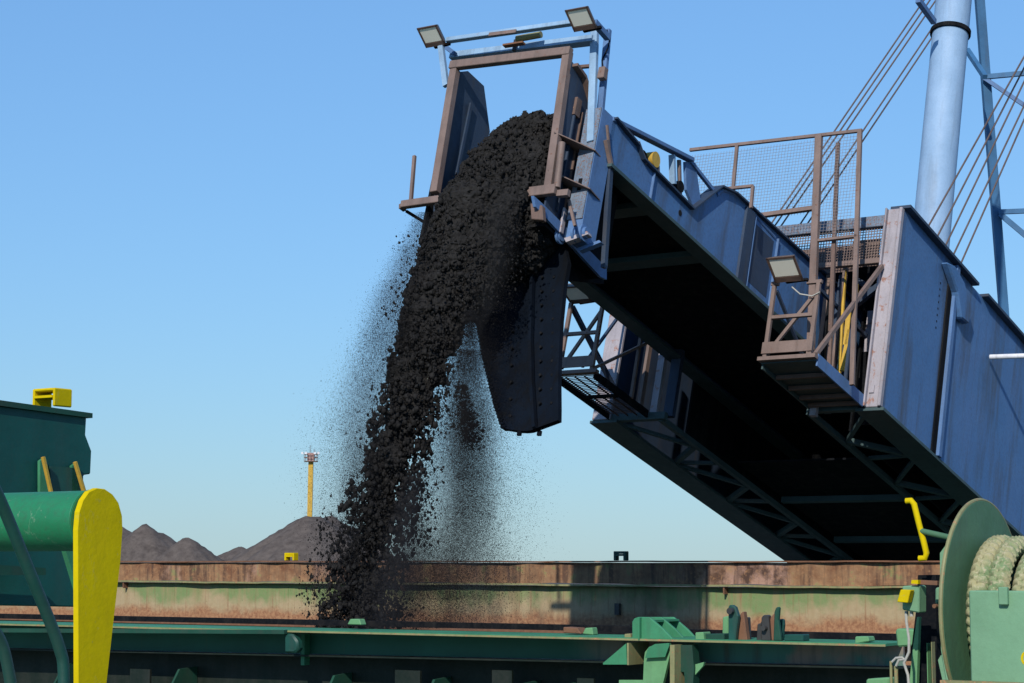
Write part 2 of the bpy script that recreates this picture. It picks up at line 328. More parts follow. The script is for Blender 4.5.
# gently dented upper strake: many short facets
g = MB(); n = 300; vs = []; fs = []
for i in range(n + 1):
    t = T0 + (T1 - T0) * i / n; dz = 0.010 * math.sin(t * 1.7) + 0.007 * math.sin(t * 4.3 + 1); dd = 0.012 * math.sin(t * 2.9) + 0.01 * math.sin(t * 7.1)
    vs += [(t, 33.475 + dd, 8.575 + dz), (t, 33.475 + dd, 8.985 + dz * 0.4), (t, 33.53, 8.985 + dz * 0.4), (t, 33.53, 8.575 + dz)]
for i in range(n):
    a = i * 4; fs += [(a, a+4, a+5, a+1), (a+1, a+5, a+6, a+2), (a+3, a+2, a+6, a+7), (a, a+3, a+7, a+4)]
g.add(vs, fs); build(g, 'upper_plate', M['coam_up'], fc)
def wavy(z, th, s0, s1, amp, ph):
    vs = []; fs = []
    for i in range(n + 1):
        t = T0 + (T1 - T0) * i / n; dz = amp * (math.sin(t * 1.3 + ph) + 0.6 * math.sin(t * 3.9 + ph * 2) + 0.35 * math.sin(t * 9 + ph))
        e = 0.012 * math.sin(t * 2.3 + ph) + 0.008 * math.sin(t * 6.1)
        vs += [(t, s0 + e, z + dz), (t, s0 + e, z + dz + th), (t, s1, z + dz + th), (t, s1, z + dz)]
    for i in range(n):
        a = i * 4; fs += [(a, a+4, a+5, a+1), (a+1, a+5, a+6, a+2), (a+3, a+2, a+6, a+7), (a, a+3, a+7, a+4)]
    return MB().add(vs, fs)
for k, t in enumerate(np.arange(T0 + 1.3, T1, 3.4)):
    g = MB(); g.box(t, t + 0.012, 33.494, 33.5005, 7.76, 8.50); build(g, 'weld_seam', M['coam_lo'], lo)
build(wavy(8.535, 0.035, 33.34, 33.55, 0.007, 0.4), 'ledge', M['ochre_edge'], fc)
build(wavy(8.995, 0.028, 33.40, 33.72, 0.004, 2.0), 'top_rail', M['rust'], fc)
for t in (-35.6, -33.6, -25.5, -17.9, -11.6, -41):
    build(MB().box(t, t + 0.03, 33.36, 33.50, 8.40, 8.534), 'bracket', M['rust'], fc)
build(MB().box(-38.62, -38.5, 33.42, 33.5, 7.8, 8.5), 'bracket', M['rust'], fc)
g = MB(); g.box(-20.32, -20.22, 33.42, 33.499, 7.98, 8.20); build(g, 'lug', M['grease'], fc)
# dark weather strip and rollers' track between the far coaming foot and the hold edge
g = MB(); g.box(T0, T1, 33.0, 33.46, 7.62, 7.70); build(g, 'foot_plate', M['rust'], fc)

def lift_frame(label, fr, base, w, h, d, mat, th=0.05):
    t, s, z = base; o = thing('lifting_frame', label, 'lifting frame', fr, base, 'box frames standing on top edges')
    g = MB()
    for dt in (0, w - th): g.box(t + dt, t + dt + th, s, s + d, z, z + h)
    build(g, 'side_plate', mat, o, bevel=0.01)
    g = MB(); g.box(t + th, t + w - th, s, s + d, z + h - th, z + h); build(g, 'top_plate', mat, o, bevel=0.008)
    g = MB(); g.box(t + th, t + w - th, s, s + d, z + h * 0.48, z + h * 0.48 + th * .8); build(g, 'cross_plate', mat, o)
    return o
x0 = ss(33.6, 287, 560)[0]; lift_frame('small yellow frame on the far coaming in front of the coal piles', SF, (x0, 33.5, 9.03), 0.28, 0.17, 0.16, M['yellow'])
x0 = ss(33.6, 616, 560)[0]; o = lift_frame('small dark green frame on the far coaming beneath the conveyor boom', SF, (x0, 33.5, 9.03), 0.27, 0.18, 0.14, M['rail_green'])

# ------------------------------------------------------------------ near hatch coaming beam
nc = thing('hatch_beam', 'long dark green hatch side beam with overhanging flange in front of the hold', 'coaming', SF, (-17, 17, 8.0))
ta, tb, tc = -34.0, ss(17, 640, 640)[0], ss(17, 903, 641)[0]
g = MB(); g.prism([(ta, 17, 7.80), (ta, 17, 8.215), (tc, 17, 8.25), (tc, 17, 8.07)], (0, 0.03, 0)); build(g, 'web', M['beam'], nc)
g = MB(); g.prism([(ta, 16.62, 8.228), (tc, 16.62, 8.258), (tc, 17.30, 8.258), (ta, 17.30, 8.228)], (0, 0, 0.022)); build(g, 'flange', M['green'], nc)
g = MB(); g.prism([(ta, 16.606, 8.224), (tc, 16.606, 8.254), (tc, 16.619, 8.254), (ta, 16.619, 8.224)], (0, 0, 0.018)); build(g, 'flange_edge', M['ochre_edge'], nc)
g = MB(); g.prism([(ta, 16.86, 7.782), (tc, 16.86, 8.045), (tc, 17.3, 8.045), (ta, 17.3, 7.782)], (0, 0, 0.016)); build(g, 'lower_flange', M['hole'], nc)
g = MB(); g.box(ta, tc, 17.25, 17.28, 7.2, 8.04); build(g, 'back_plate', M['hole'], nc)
# rear guide rail and rusty packing strip on the flange
g = MB(); g.prism([(ta, 17.42, 8.27), (tb, 17.42, 8.30), (tb, 17.5, 8.30), (ta, 17.5, 8.27)], (0, 0, 0.06)); build(g, 'guide_rail', M['black_steel'], nc)
g = MB(); g.box(tb, tc, 17.6, 17.7, 8.24, 8.33); build(g, 'guide_rail', M['black_steel'], nc)
for x in (-23.5,): pass
def stay(x, mat=None):
    t = ss(16.9, x, 668)[0]; g = MB(); g.prism([(t, 17.24, 7.2), (t, 16.55, 7.2), (t, 16.95, 7.78 + 0.0), (t, 17.24, 7.80)], (0.03, 0, 0)); build(g, 'stay', mat or M['green_dark'], nc)
for x in (60, 175, 330, 430, 520, 560, 760, 815, 860): stay(x)
# upright faces of the stays, painted near black for the shade under the beam
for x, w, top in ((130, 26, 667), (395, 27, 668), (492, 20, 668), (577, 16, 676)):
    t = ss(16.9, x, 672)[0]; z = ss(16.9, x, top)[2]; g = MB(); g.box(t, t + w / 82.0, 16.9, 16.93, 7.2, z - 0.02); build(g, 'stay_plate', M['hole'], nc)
# wide bracket plate of the left stretch with its rounded bulge
p = [ss(16.6, *q) for q in ((284, 633), (292, 634), (297, 641), (298, 650), (294, 653), (284, 653))]
g = MB(); g.prism(p, (0, 0.10, 0)); build(g, 'end_bulge', M['rail_green'], nc, smooth=True, bevel=0.02)
p = [ss(16.55, *q) for q in ((-60, 628), (284, 630), (284, 634), (-60, 632))]
g = MB(); g.prism(p, (0, 0.06, 0)); build(g, 'upper_strip', M['green_dark'], nc)
g = MB(); t = ss(16.55, 280, 640)[0]; g.box(t, t + 0.05, 16.9, 16.99, 7.88, 8.22); build(g, 'web_stiffener', M['green'], nc)
# left gusset (sunlit triangle)
p = [ss(16.62, *q) for q in ((603, 663), (626, 643.5), (627, 664.5), (603, 664.5))]
g = MB(); g.prism(p, (0, 0.02, 0)); build(g, 'gusset', M['green'], nc)
g = MB(); a = ss(16.6, 627, 643); b2 = ss(16.6, 627, 665); g.box(a[0], a[0] + 0.018, 16.60, 16.98, b2[2], a[2]); build(g, 'gusset_flange', M['ochre_edge'], nc)
# pillar under the stopper
p = [ss(16.6, *q) for q in ((644, 659), (645, 652), (649, 647), (655, 644.5), (669, 643.5), (671, 650), (663, 683), (662, 700), (640, 700), (643, 683))]
g = MB(); g.prism(p, (0, 0.04, 0)); build(g, 'pillar_plate', M['green_pale'], nc)
p = [ss(16.55, *q) for q in ((645, 658), (665, 657), (669, 646), (669, 643), (655, 644), (648, 648))]
g = MB(); g.prism(p, (0, 0.03, 0)); build(g, 'pillar_doubler', M['green'], nc)
p = [ss(16.5, *q) for q in ((670, 645), (674.5, 645), (674.5, 700), (670, 700))]
g = MB(); g.prism(p, (0, 0.4, 0)); build(g, 'pillar_flange', M['ochre_edge'], nc)
p = [ss(16.62, *q) for q in ((675, 645), (692, 645), (694, 668), (692, 700), (686, 700), (684, 672), (676, 671))]
g = MB(); g.prism(p, (0, 0.12, 0)); build(g, 'pillar_wing', M['green_dark'], nc)
p = [ss(16.65, *q) for q in ((693, 665), (704, 662), (703, 666), (695, 675))]
g = MB(); g.prism(p, (0, 0.03, 0)); build(g, 'wing_gusset', M['green_pale'], nc)
p = [ss(16.6, *q) for q in ((619, 680), (643, 680), (643, 700), (619, 700))]
g = MB(); g.prism(p, (0, 0.03, 0)); build(g, 'foot_block', M['green_pale'], nc)

# cover stopper on top of the beam
sp = thing('cover_stopper', 'bright green wedge shaped steel bracket standing on the hatch beam', 'bracket', SF, ss(16.9, 660, 641))
for k, (dx, s0) in enumerate(((0, 16.64), (12, 16.95), (24, 17.25))):
    pp = ((632, 640.5), (632, 622), (634, 618.5), (638, 617), (649, 617), (663, 629), (674, 640.5))
    p = [ss(s0, q[0] + dx * (1 if i > 1 else 0.6), q[1]) for i, q in enumerate(pp)]
    g = MB(); g.prism(p, (0, 0.035, 0)); build(g, 'fin', M['green'], sp, bevel=0.006)
g = MB(); g.prism([ss(16.6, 638, 617.5), ss(16.6, 639.5, 617.5), ss(16.6, 639.5, 640), ss(16.6, 638, 640)], (0, 0.06, 0)); build(g, 'fin_rib', M['green'], sp)
a = ss(16.68, 634, 619); b2 = ss(16.68, 650, 619); g = MB(); g.box(a[0], b2[0], 16.7, 17.25, a[2] - 0.03, a[2] - 0.01); build(g, 'top_web', M['green'], sp)

def block(name, label, cat, s0, pts, dp, mat, group=None, bev=0.008):
    p = [ss(s0, *q) for q in pts]; b0 = tuple(np.mean(p, axis=0)); b0 = (b0[0], s0, min(q[2] for q in p))
    g = MB(); g.prism(p, (0, dp, 0)); return build(g, name, mat, fr=SF, base=b0, bevel=bev, label=label, cat=cat, group=group)
block('bearing_pad', 'pale green pad on the beam just right of the wedge bracket', 'pad', 16.68, ((695, 640.5), (695, 632.5), (703, 632), (704, 640.5)), 0.15, M['green_pale'])
block('bearing_pad', 'long dull green bar on the beam left of the rusty lug plates', 'pad', 16.72, ((704.5, 640.5), (704.5, 634), (724, 633.5), (724, 640.5)), 0.14, M['green_dark'])
block('bearing_pad', 'blue green bar on the beam right of the rusty lug plates', 'pad', 16.72, ((784, 641), (784, 634.5), (803, 634.5), (803, 641.5)), 0.14, M['rail_green'])
block('bearing_pad', 'pale green pad on the beam near the winch frame', 'pad', 16.72, ((854.5, 644), (855, 636.5), (868, 636.5), (869, 641.5)), 0.14, M['green_pale'])
block('bearing_pad', 'pale green chip of steel on the rear rail beside the coal stream', 'pad', 17.05, ((347, 624.5), (350, 619), (359, 619), (361, 625)), 0.1, M['green_pale'])
block('bearing_pad', 'pale grey green pad on the rail left of the wedge bracket', 'pad', 17.05, ((582, 634), (585, 628), (592, 627.5), (593, 635)), 0.1, M['green_pale'])
block('bearing_pad', 'rusty brown stub on the beam against the wedge bracket', 'pad', 16.7, ((624, 641), (624, 634), (630, 633.5), (631, 641)), 0.08, M['ochre_edge'])
block('bearing_pad', 'rusty flat bar lying on the rail left of the rusty stub', 'pad', 17.0, ((563, 631), (563, 627), (577, 628), (581, 634), (563, 633)), 0.15, M['rust'])

def lugs(label, plates):
    x0 = plates[0][1][0]; o = thing('lug_assembly', label, 'lug', SF, ss(16.8, *x0), 'greasy lug plates on the hatch beam')
    for s0, pts, mt, dp in plates:
        g = MB(); g.prism([ss(s0, *q) for q in pts], (0, dp, 0)); build(g, 'lug_plate', M[mt], o, bevel=0.01)
    return o
la = lugs('left of the two rusty lug groups on the beam, with tallest green black plate', [
    (16.7, ((728, 641), (728, 630), (728, 606), (731, 604.5), (735, 607), (738, 616), (736, 630), (735, 641)), 'rail_green', 0.06),
    (16.85, ((722, 633), (722.5, 617), (728, 616), (728, 640), (726, 640)), 'green_pale', 0.04),
    (16.78, ((735, 641), (738, 625), (740, 614), (743, 611), (745, 625), (747, 641)), 'rust', 0.08),
    (16.9, ((743, 641), (743, 618), (748, 617), (749, 641)), 'grease', 0.06)])
g = MB(); c0 = ss(16.69, 731.5, 611); g.disc((c0[0], 16.67, c0[2]), (0, 1, 0), 0.03, 0.05, 12); build(g, 'pin', M['grease'], la)
lb = lugs('right of the two rusty lug groups on the beam, with green pointed plate', [
    (16.78, ((756, 641), (757, 624), (761, 623), (762, 641)), 'grease', 0.06),
    (16.7, ((761, 641), (761, 618), (763, 615), (768, 615), (770, 641)), 'grease', 0.07),
    (16.74, ((766, 641), (768, 624), (770, 618), (774, 613), (776, 618), (775, 641)), 'rust', 0.07),
    (16.72, ((761, 630), (760, 622), (765, 619), (769, 625), (767, 634)), 'grease', 0.05),
    (16.69, ((773, 641), (774, 612), (776, 607), (779, 607), (778, 620), (781, 641)), 'green_dark', 0.05),
    (16.85, ((779, 641), (779, 619), (783, 619), (783.5, 625), (782, 641)), 'rail_green', 0.05)])
g = MB(); c0 = ss(16.69, 765, 628); g.disc((c0[0], 16.67, c0[2]), (0, 1, 0), 0.025, 0.05, 12); build(g, 'pin', M['grease'], lb)

# ------------------------------------------------------------------ stowed hatch cover (teal box at the left) with its fins and frame
hc = thing('hatch_cover', 'dark teal hatch cover panel standing folded up at the left edge', 'hatch cover', SF, (-12, 10, 8.3))
p = [st(-12, *q) for q in ((-80, 394), (88, 416.5), (86.5, 434), (92, 451), (91, 474), (84, 474), (72, 620), (72, 575), (70, 520))]
p = [st(-12, -80, 395), st(-12, 87, 417), st(-12, 86, 435), st(-12, 92, 451), st(-12, 91, 474), st(-12, 84, 475), st(-12, 84, 548), st(-12, 78, 607), st(-12, -80, 604)]
g = MB(); g.prism(p, (-0.9, 0, 0)); build(g, 'cover_plate', M['teal_dark'], hc, bevel=0.01)
a, b2 = st(-12, -80, 394), st(-12, 90, 417); g = MB()
g.prism([(-11.97, a[1], a[2] - 0.01), (-11.97, b2[1], b2[2] - 0.01), (-11.97, b2[1], b2[2] + 0.03), (-11.97, a[1], a[2] + 0.035)], (-0.96, 0, 0)); build(g, 'top_edge', M['green_dark'], hc)
for (x0, y0, x1, y1, w) in ((43, 457, 52, 497, 9), (75, 462, 90, 512, 9)):
    p = [st(-11.98, x0 - w * 0.6, y0 + 4), st(-11.98, x0, y0), st(-11.98, x1, y1), st(-11.98, x0 - w * 0.6, y1)]
    g = MB(); g.prism(p, (0.03, 0, 0)); fn = build(g, 'fin', M['green'], hc)
    q0, q1 = st(-11.9, x0, y0), st(-11.9, x1, y1); g = MB(); g.bar(q0, q1, 0.03, 0.02, up=(0, -1, 0.3)); build(g, 'fin_edge', M['yellow_worn'], fn)
p = [st(-11.95, *q) for q in ((50, 466), (76, 468), (83, 500), (52, 500))]
g = MB(); g.prism(p, (-0.04, 0, 0)); build(g, 'hatch_pad', M['rail_green'], hc)
p = [st(-11.6, *q) for q in ((58, 540), (88, 540), (88, 640), (80, 612))]
g = MB(); g.prism(p, (0.05, 0, 0)); build(g, 'support_arm', M['green'], hc)
p = [st(-11.9, *q) for q in ((-60, 562), (28, 568), (28, 575), (-60, 575))]
g = MB(); g.prism(p, (0.2, 0, 0)); build(g, 'lower_rib', M['green_dark'], hc)
lift_frame('largest yellow frame, on top of the teal hatch cover panel', SF, (-12.30, st(-12.2, 40, 410)[1], st(-12.2, 45, 411)[2] + 0.03), 0.26, 0.15, 0.20, M['yellow'], 0.025)

# ------------------------------------------------------------------ yellow ended green tube
PT = -7.4
ta_ = thing('hinge_tube', 'thick green tube with tall rounded yellow end plate in the left foreground', 'tube arm', SF, (-7.5, 7.2, 7.2))
outer = [(78, 700), (78, 680), (77.5, 530), (79, 512), (83, 500), (89, 491.5), (97, 488), (105, 489), (113, 494.5), (119, 503), (122.5, 516), (123, 530), (121, 560), (107, 683), (105, 700)]
p = [st(PT, *q) for q in outer]
g = MB(); g.prism(p, (-0.035, 0, 0)); ep = build(g, 'end_plate', M['yellow'], ta_, bevel=0.004)
cc = st(PT, 99, 520); g = MB()
g.tube((PT - 0.036, cc[1] - 0.005, cc[2] - 0.003), (PT - 6.0, cc[1] - 0.005, cc[2] - 0.003), 0.153, 48); build(g, 'tube', M['green_tube'], ta_, smooth=True)
for k_ in (0.004, 1.35, 2.8):
    g = MB(); g.path([(PT - 0.04 - k_, cc[1] - 0.005 + 0.154 * math.cos(a), cc[2] - 0.003 + 0.154 * math.sin(a)) for a in np.linspace(0, 2 * math.pi, 65)[:-1]], 0.0045, 6, closed=True); build(g, 'weld_bead', M['green_tube'], ta_, smooth=True)
# rounded handrails close to the camera
for nm, pts, lab in (('h1', ((-30, 440), (0, 500), (30, 573), (52, 627), (60, 650), (63.5, 668), (64, 720)), 'thick dark green bent pipe rail sloping across the lower left corner'),
                     ('h2', ((-40, 590), (-14, 620), (0, 640), (8, 668), (16, 720)), 'dark green pipe just showing in the bottom left corner')):
    base = tuple(st(-3.4 if nm == 'h1' else -3.55, *pts[-1])); 
    k = -3.4 if nm == 'h1' else -3.55
    P = [Vector(st(k, *q)) for q in pts]; Q = []
    for i in range(len(P) - 1):
        for j in range(6):
            u = j / 6; p0 = P[max(0, i-1)]; p1 = P[i]; p2 = P[i+1]; p3 = P[min(len(P)-1, i+2)]
            Q.append(0.5*((2*p1)+(p2-p0)*u+(2*p0-5*p1+4*p2-p3)*u*u+(3*p1-p0-3*p2+p3)*u**3))
    Q.append(P[-1]); g = MB(); g.path(Q, 0.0135, 16)
    build(g, 'pipe_rail', M['rail_green'], fr=SF, base=base, smooth=True, label=lab, cat='railing')

# ------------------------------------------------------------------ mooring winch, rope, controls (right foreground)
DT = -3.34; DS = 8.72; DZ = 8.78
w = thing('mooring_winch', 'green mooring winch with large disc flange at the right edge', 'winch', SF, (DT, DS, 7.2))
g = MB(); g.path([(DT - 0.02, DS, DZ), (DT, DS, DZ)], 0.498, 96); build(g, 'drum_flange', M['green_disc'], w, smooth=True, bevel=0.003)
g = MB(); g.path([(DT - 0.010, DS + 0.500 * math.cos(a), DZ + 0.500 * math.sin(a)) for a in np.linspace(0, 2 * math.pi, 97)[:-1]], 0.0095, 8, closed=True)
build(g, 'flange_rim', M['ochre_edge'], w, smooth=True)
g = MB(); g.path([(DT, DS, DZ), (DT + 1.2, DS, DZ)], 0.2, 40); build(g, 'drum', M['green_disc'], w, smooth=True)
g = MB(); g.path([(DT + 1.2, DS, DZ), (DT + 1.22, DS, DZ)], 0.506, 64); build(g, 'drum_flange', M['green_disc'], w, smooth=True)
# brake housing box in front of the drum
q0 = ss(8.12, 968.5, 590.5); g = MB(); g.box(q0[0], q0[0] + 1.3, 8.12, 8.20, 7.2, q0[2]); fb = build(g, 'front_cover', M['green_winch'], w, bevel=0.006)
a = ss(8.12, 1000, 587); b2 = ss(8.12, 1009.5, 605); g = MB(); g.box(a[0], b2[0], 8.095, 8.119, b2[2], a[2]); build(g, 'lug', M['green_winch'], fb, bevel=0.004)
g = MB(); a = ss(8.12, 966, 678); g.box(a[0] - 0.1, a[0] + 0.9, 8.08, 8.118, a[2] - 0.3, a[2] - 0.01); build(g, 'base_strip', M['ochre_edge'], fb)
# letter painted on the cover, cut off by the edge of the photograph
lc = ss(8.115, 1026.5, 658.5); pts = []; r1 = 0.030; hh = 0.03
for a_ in np.linspace(R(40), R(320), 25): pts.append((lc[0] + 0.85 * r1 * math.cos(a_), 8.1185, lc[2] + r1 * math.sin(a_)))
inner = [(lc[0] + (p_[0] - lc[0]) * 0.62, 8.1185, lc[2] + (p_[2] - lc[2]) * 0.70) for p_ in pts]
g = MB(); nn_ = len(pts); g.add(pts + inner, [(i, i+1, nn_+i+1, nn_+i) for i in range(nn_ - 1)]); build(g, 'painted_letter', M['yellow'], fb, label='yellow letter C on the green cover')
# stand behind the flange: side frame, bearing, blocks
q = [ss(8.9, *z) for z in ((937, 640), (941, 578), (946, 555), (953, 545), (960, 545), (962, 700), (950, 700))]
g = MB(); g.prism([ss(9.0, *z) for z in ((940, 610), (940, 553), (945, 546), (953, 541), (960, 545), (960, 700), (962, 700), (950, 700), (941, 650))], (0, 0.05, 0)); build(g, 'bearing_plate', M['green_winch'], w)
g = MB(); g.prism([ss(8.95, *z) for z in ((935, 588), (944, 586), (944, 604), (935, 604))], (0, 0.12, 0)); build(g, 'bearing_block', M['green_winch'], w, bevel=0.006)
c0 = ss(8.94, 937, 606); g = MB(); g.disc((c0[0], 8.93, c0[2]), (0, 1, 0), 0.010, 0.05, 12); build(g, 'bolt', M['rust'], w)
for (x0, x1, y0, mt) in ((926.5, 929, 643, 'green_pale'), (931, 933.5, 642, 'ochre_edge')):
    a = ss(9.1, x0, y0); b2 = ss(9.1, x1, 720); g = MB(); g.box(a[0], b2[0], 9.1, 9.14, b2[2], a[2]); build(g, 'frame_strip', M[mt], w)
p = [ss(9.15, *q) for q in ((913, 700), (911, 652), (916, 610), (918, 575), (936, 575), (937, 700))]
g = MB(); g.prism(p, (0, 0.35, 0)); build(g, 'gear_case', M['black_steel'], w)
p = [ss(9.05, *q) for q in ((908, 700), (912, 654), (917, 617), (919, 617), (916, 700))]
g = MB(); g.prism(p, (0, 0.03, 0)); build(g, 'frame_leg', M['green_pale'], w)
p = [ss(9.05, *q) for q in ((938, 660), (941, 655), (952, 690), (955, 715), (950, 715))]
g = MB(); g.prism(p, (0, 0.03, 0)); build(g, 'frame_leg', M['green_winch'], w)
# crank: green arm and bent yellow handle
ck = build(MB().tube(ss(8.95, 950, 537.5), ss(9.0, 921, 531), 0.014, 14), 'crank_arm', M['green_disc'], w, smooth=True)
P = [ss(9.0, *q) for q in ((906, 501), (911, 500.5), (914, 504), (919, 524), (923.5, 541), (926.5, 553), (925, 558), (919, 558.5))]
g = MB(); g.path(P, 0.0145, 12); build(g, 'handle', M['yellow'], ck, smooth=True)
# rope on the drum: braided coils
def coil(mb, tcen, Rc, rr, tilt=0.0, ph=0.0, chev=24):
    na_, nb_ = 840, 26; vs = []; fs = []
    for i in range(na_):
        a = 2 * math.pi * i / na_
        for k in range(nb_):
            f = 2 * math.pi * k / nb_; ff = abs((f + math.pi) % (2 * math.pi) - math.pi)      # 0 = outermost line of the rope
            wv = abs(math.sin(chev * a / 2 * 2 + ph + 1.9 * abs(math.sin(2 * f)) + (1.57 if math.sin(2 * f) > 0 else 0)))
            r_ = rr * (0.80 + 0.22 * wv ** 0.7 - 0.10 * (abs(math.cos(2 * f)) > 0.985))
            R_ = Rc + r_ * math.cos(f); tt_ = tcen + tilt * math.sin(a) + r_ * math.sin(f)
            vs.append((tt_, DS + R_ * math.cos(a), DZ + R_ * math.sin(a)))
    for i in range(na_):
        j = (i + 1) % na_
        for k in range(nb_): fs.append((i*nb_+k, i*nb_+(k+1)%nb_, j*nb_+(k+1)%nb_, j*nb_+k))
    mb.add(vs, fs)
g = MB()
tt = DT + 0.075
for i, (dt, Rc) in enumerate(((0.0, 0.295), (0.095, 0.29), (0.185, 0.25), (0.27, 0.27), (0.36, 0.28), (0.45, 0.27))):
    coil(g, tt + dt, Rc, 0.049, tilt=0.008 * (-1) ** i, ph=i * 1.3)
build(g, 'mooring_rope', M['rope'], fr=SF, base=(DT + 0.1, DS, DZ), smooth=True, label='thick pale green plaited rope wound on the winch drum', cat='rope')

# control box with yellow cover, cable and conduit
cb = thing('switch_box', 'green switch box with bright yellow cover beside the winch', 'switch box', SF, ss(8.8, 911, 615))
p = [ss(8.8, *q) for q in ((902, 586), (918, 585), (919, 587), (919, 613), (902, 610))]
g = MB(); g.prism(p, (0, 0.09, 0)); build(g, 'housing', M['green_winch'], cb, bevel=0.006)
p = [ss(8.74, *q) for q in ((900.5, 589.5), (910.5, 590), (907.5, 603), (896.8, 602))]
g = MB(); g.prism(p, (0.0, 0.05, 0)); build(g, 'yellow_cover', M['yellow'], cb, bevel=0.003)
for x in (906.5, 911.5):
    g = MB(); a = ss(8.83, x, 611); g.tube((a[0], 8.83, a[2]), (a[0], 8.83, a[2] - 0.025), 0.009, 10); build(g, 'gland', M['grey_galv'], cb, smooth=True)
p = [ss(8.78, *q) for q in ((911.5, 580), (918, 580), (918, 584), (911, 583.5))]
g = MB(); g.prism(p, (0, 0.05, 0)); build(g, 'lever_tab', M['yellow'], cb)
g = MB(); g.bar(ss(8.82, 918, 582), ss(8.82, 938, 583), 0.02, 0.02); build(g, 'lever', M['rust'], cb)
P = [ss(8.82, *q) for q in ((906, 613), (906.5, 622), (909, 638), (909, 652), (904, 663), (908, 675), (910, 700))]
g = MB(); g.path(P, 0.007, 8); build(g, 'power_cable', M['grey_galv'], fr=SF, base=tuple(P[0]), smooth=True, label='grey cable hanging from the green switch box', cat='cable')
cd = thing('conduit_pipe', 'two upright rusty conduits with a curved hose below the switch box', 'conduit', SF, ss(8.95, 893, 700))
for x0, x1, y0 in ((889.5, 893.5, 661), (894, 899, 666)):
    a = ss(8.95, x0, y0); b2 = ss(8.95, x1, 720); g = MB(); g.tube(((a[0]+b2[0])/2, 8.95, a[2]), ((a[0]+b2[0])/2, 8.95, b2[2]), (b2[0]-a[0])/2, 14); build(g, 'pipe', M['ochre_edge'], cd, smooth=True)
P = [ss(8.93, *q) for q in ((892, 662), (896, 658), (902, 657.5), (905, 660))]; g = MB(); g.path(P, 0.006, 8); build(g, 'hose', M['grey_galv'], cd, smooth=True)
P = [ss(8.93, *q) for q in ((896, 666), (899, 660), (904, 659.5)) ]; g = MB(); g.path(P, 0.006, 8); build(g, 'hose', M['grey_galv'], cd, smooth=True)
block('junction_box', 'pale green steel block between the beam end and the winch frame', 'box', 9.3, ((895, 630), (898, 628.5), (918, 630), (914, 646), (897, 647)), 0.12, M['green_pale'])
block('frame_foot', 'pale green plate at the bottom edge below the conduits', 'plate', 9.4, ((866, 679), (889, 677.5), (889, 705), (864, 705)), 0.1, M['green_pale'])

# ------------------------------------------------------------------ conveyor boom: outer box girder
TL, TR = -3.87, 2.05; ob = thing('outer_boom', 'huge blue box girder boom of the ship loader sloping down to the right', 'boom', BF, (-0.9, 20, 0))
SE = 24.0
fl = [(-0.45), 3.36]
sp0 = build(MB().box(TR - 0.03, TR, 8.05, 10.45, -0.48, 3.38), 'side_panel', M['blue_panel'], ob)
build(MB().box(TR - 0.03, TR, 10.62, SE, -0.48, 3.38), 'side_panel', M['blue_panel'], ob)
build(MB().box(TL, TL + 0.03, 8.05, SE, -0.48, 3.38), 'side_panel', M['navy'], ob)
g = MB(); g.box(TR - 0.03, TR + 0.09, 10.46, 10.61, -0.48, 3.38); build(g, 'panel_splice', M['blue'], ob, bevel=0.01)
g = MB(); g.box(TR + 0.0015, TR + 0.03, 10.26, 10.455, -0.46, 3.28); build(g, 'splice_gap', M['black_steel'], ob)
# bolt / drain lines of holes
g = MB()
for k in range(8):
    u = 2.75 - k * 0.13; g.box(TR + 0.001, TR + 0.006, 9.93, 9.96, u, u + 0.035)
build(g, 'bolt_row', M['black_steel'], ob)
for s0, s1 in ((8.0, 11.45), (11.95, SE)):
    build(MB().box(TR - 0.25, TR + 0.14, s0, s1, 3.383, 3.44), 'top_flange', M['navy'], ob)
# kinked guard plate on the flange
pp = [bt(TR + 0.1, *q) for q in ((949, 262), (957, 268), (972, 310), (967, 322), (958, 290))]
g = MB(); g.prism([bt(TR + 0.16, *q) for q in ((948, 262), (956, 266), (965, 282), (973, 312), (969, 324), (962, 318), (958, 292))], (-0.16, 0, 0)); build(g, 'guard_plate', M['blue_panel'], ob, bevel=0.03)
build(MB().box(TL - 0.1, TL + 0.25, 8.0, SE, 3.383, 3.44), 'top_flange', M['navy'], ob)
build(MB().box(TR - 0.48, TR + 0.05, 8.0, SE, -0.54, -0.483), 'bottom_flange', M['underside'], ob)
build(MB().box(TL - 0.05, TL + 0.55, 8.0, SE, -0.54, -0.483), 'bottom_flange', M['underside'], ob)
build(MB().box(TL + 0.04, TR - 0.04, 9.6, SE, 3.22, 3.29), 'added_shade_roof', M['navy'], ob)  # added roof, blocks light so the boom interior stays dark
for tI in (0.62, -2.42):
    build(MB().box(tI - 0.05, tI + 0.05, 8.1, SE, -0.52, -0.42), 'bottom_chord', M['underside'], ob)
def brace(a, b2, w=0.075): build(MB().bar(a, b2, w, w), 'bottom_brace', M['underside'], ob)
s = 8.3
while s < 17.5:
    for (i0, i1) in ((0.70, TR - 0.42), (-2.5, TL + 0.48)):
        brace((i0, s + 1.3, -0.46), (i1, s, -0.46)); brace((i0, s + 1.3, -0.46), (i1, s + 2.15, -0.46), 0.10); brace((i0, s + 2.3, -0.44), (i1, s + 2.2, -0.44), 0.07)
    s += 2.3
for x0_, x1_ in ((TL, -2.3), (0.62, TR - 0.46)): build(MB().box(x0_, x1_, 8.02, 8.14, -0.50, -0.36), 'front_cross_beam', M['underside'], ob)
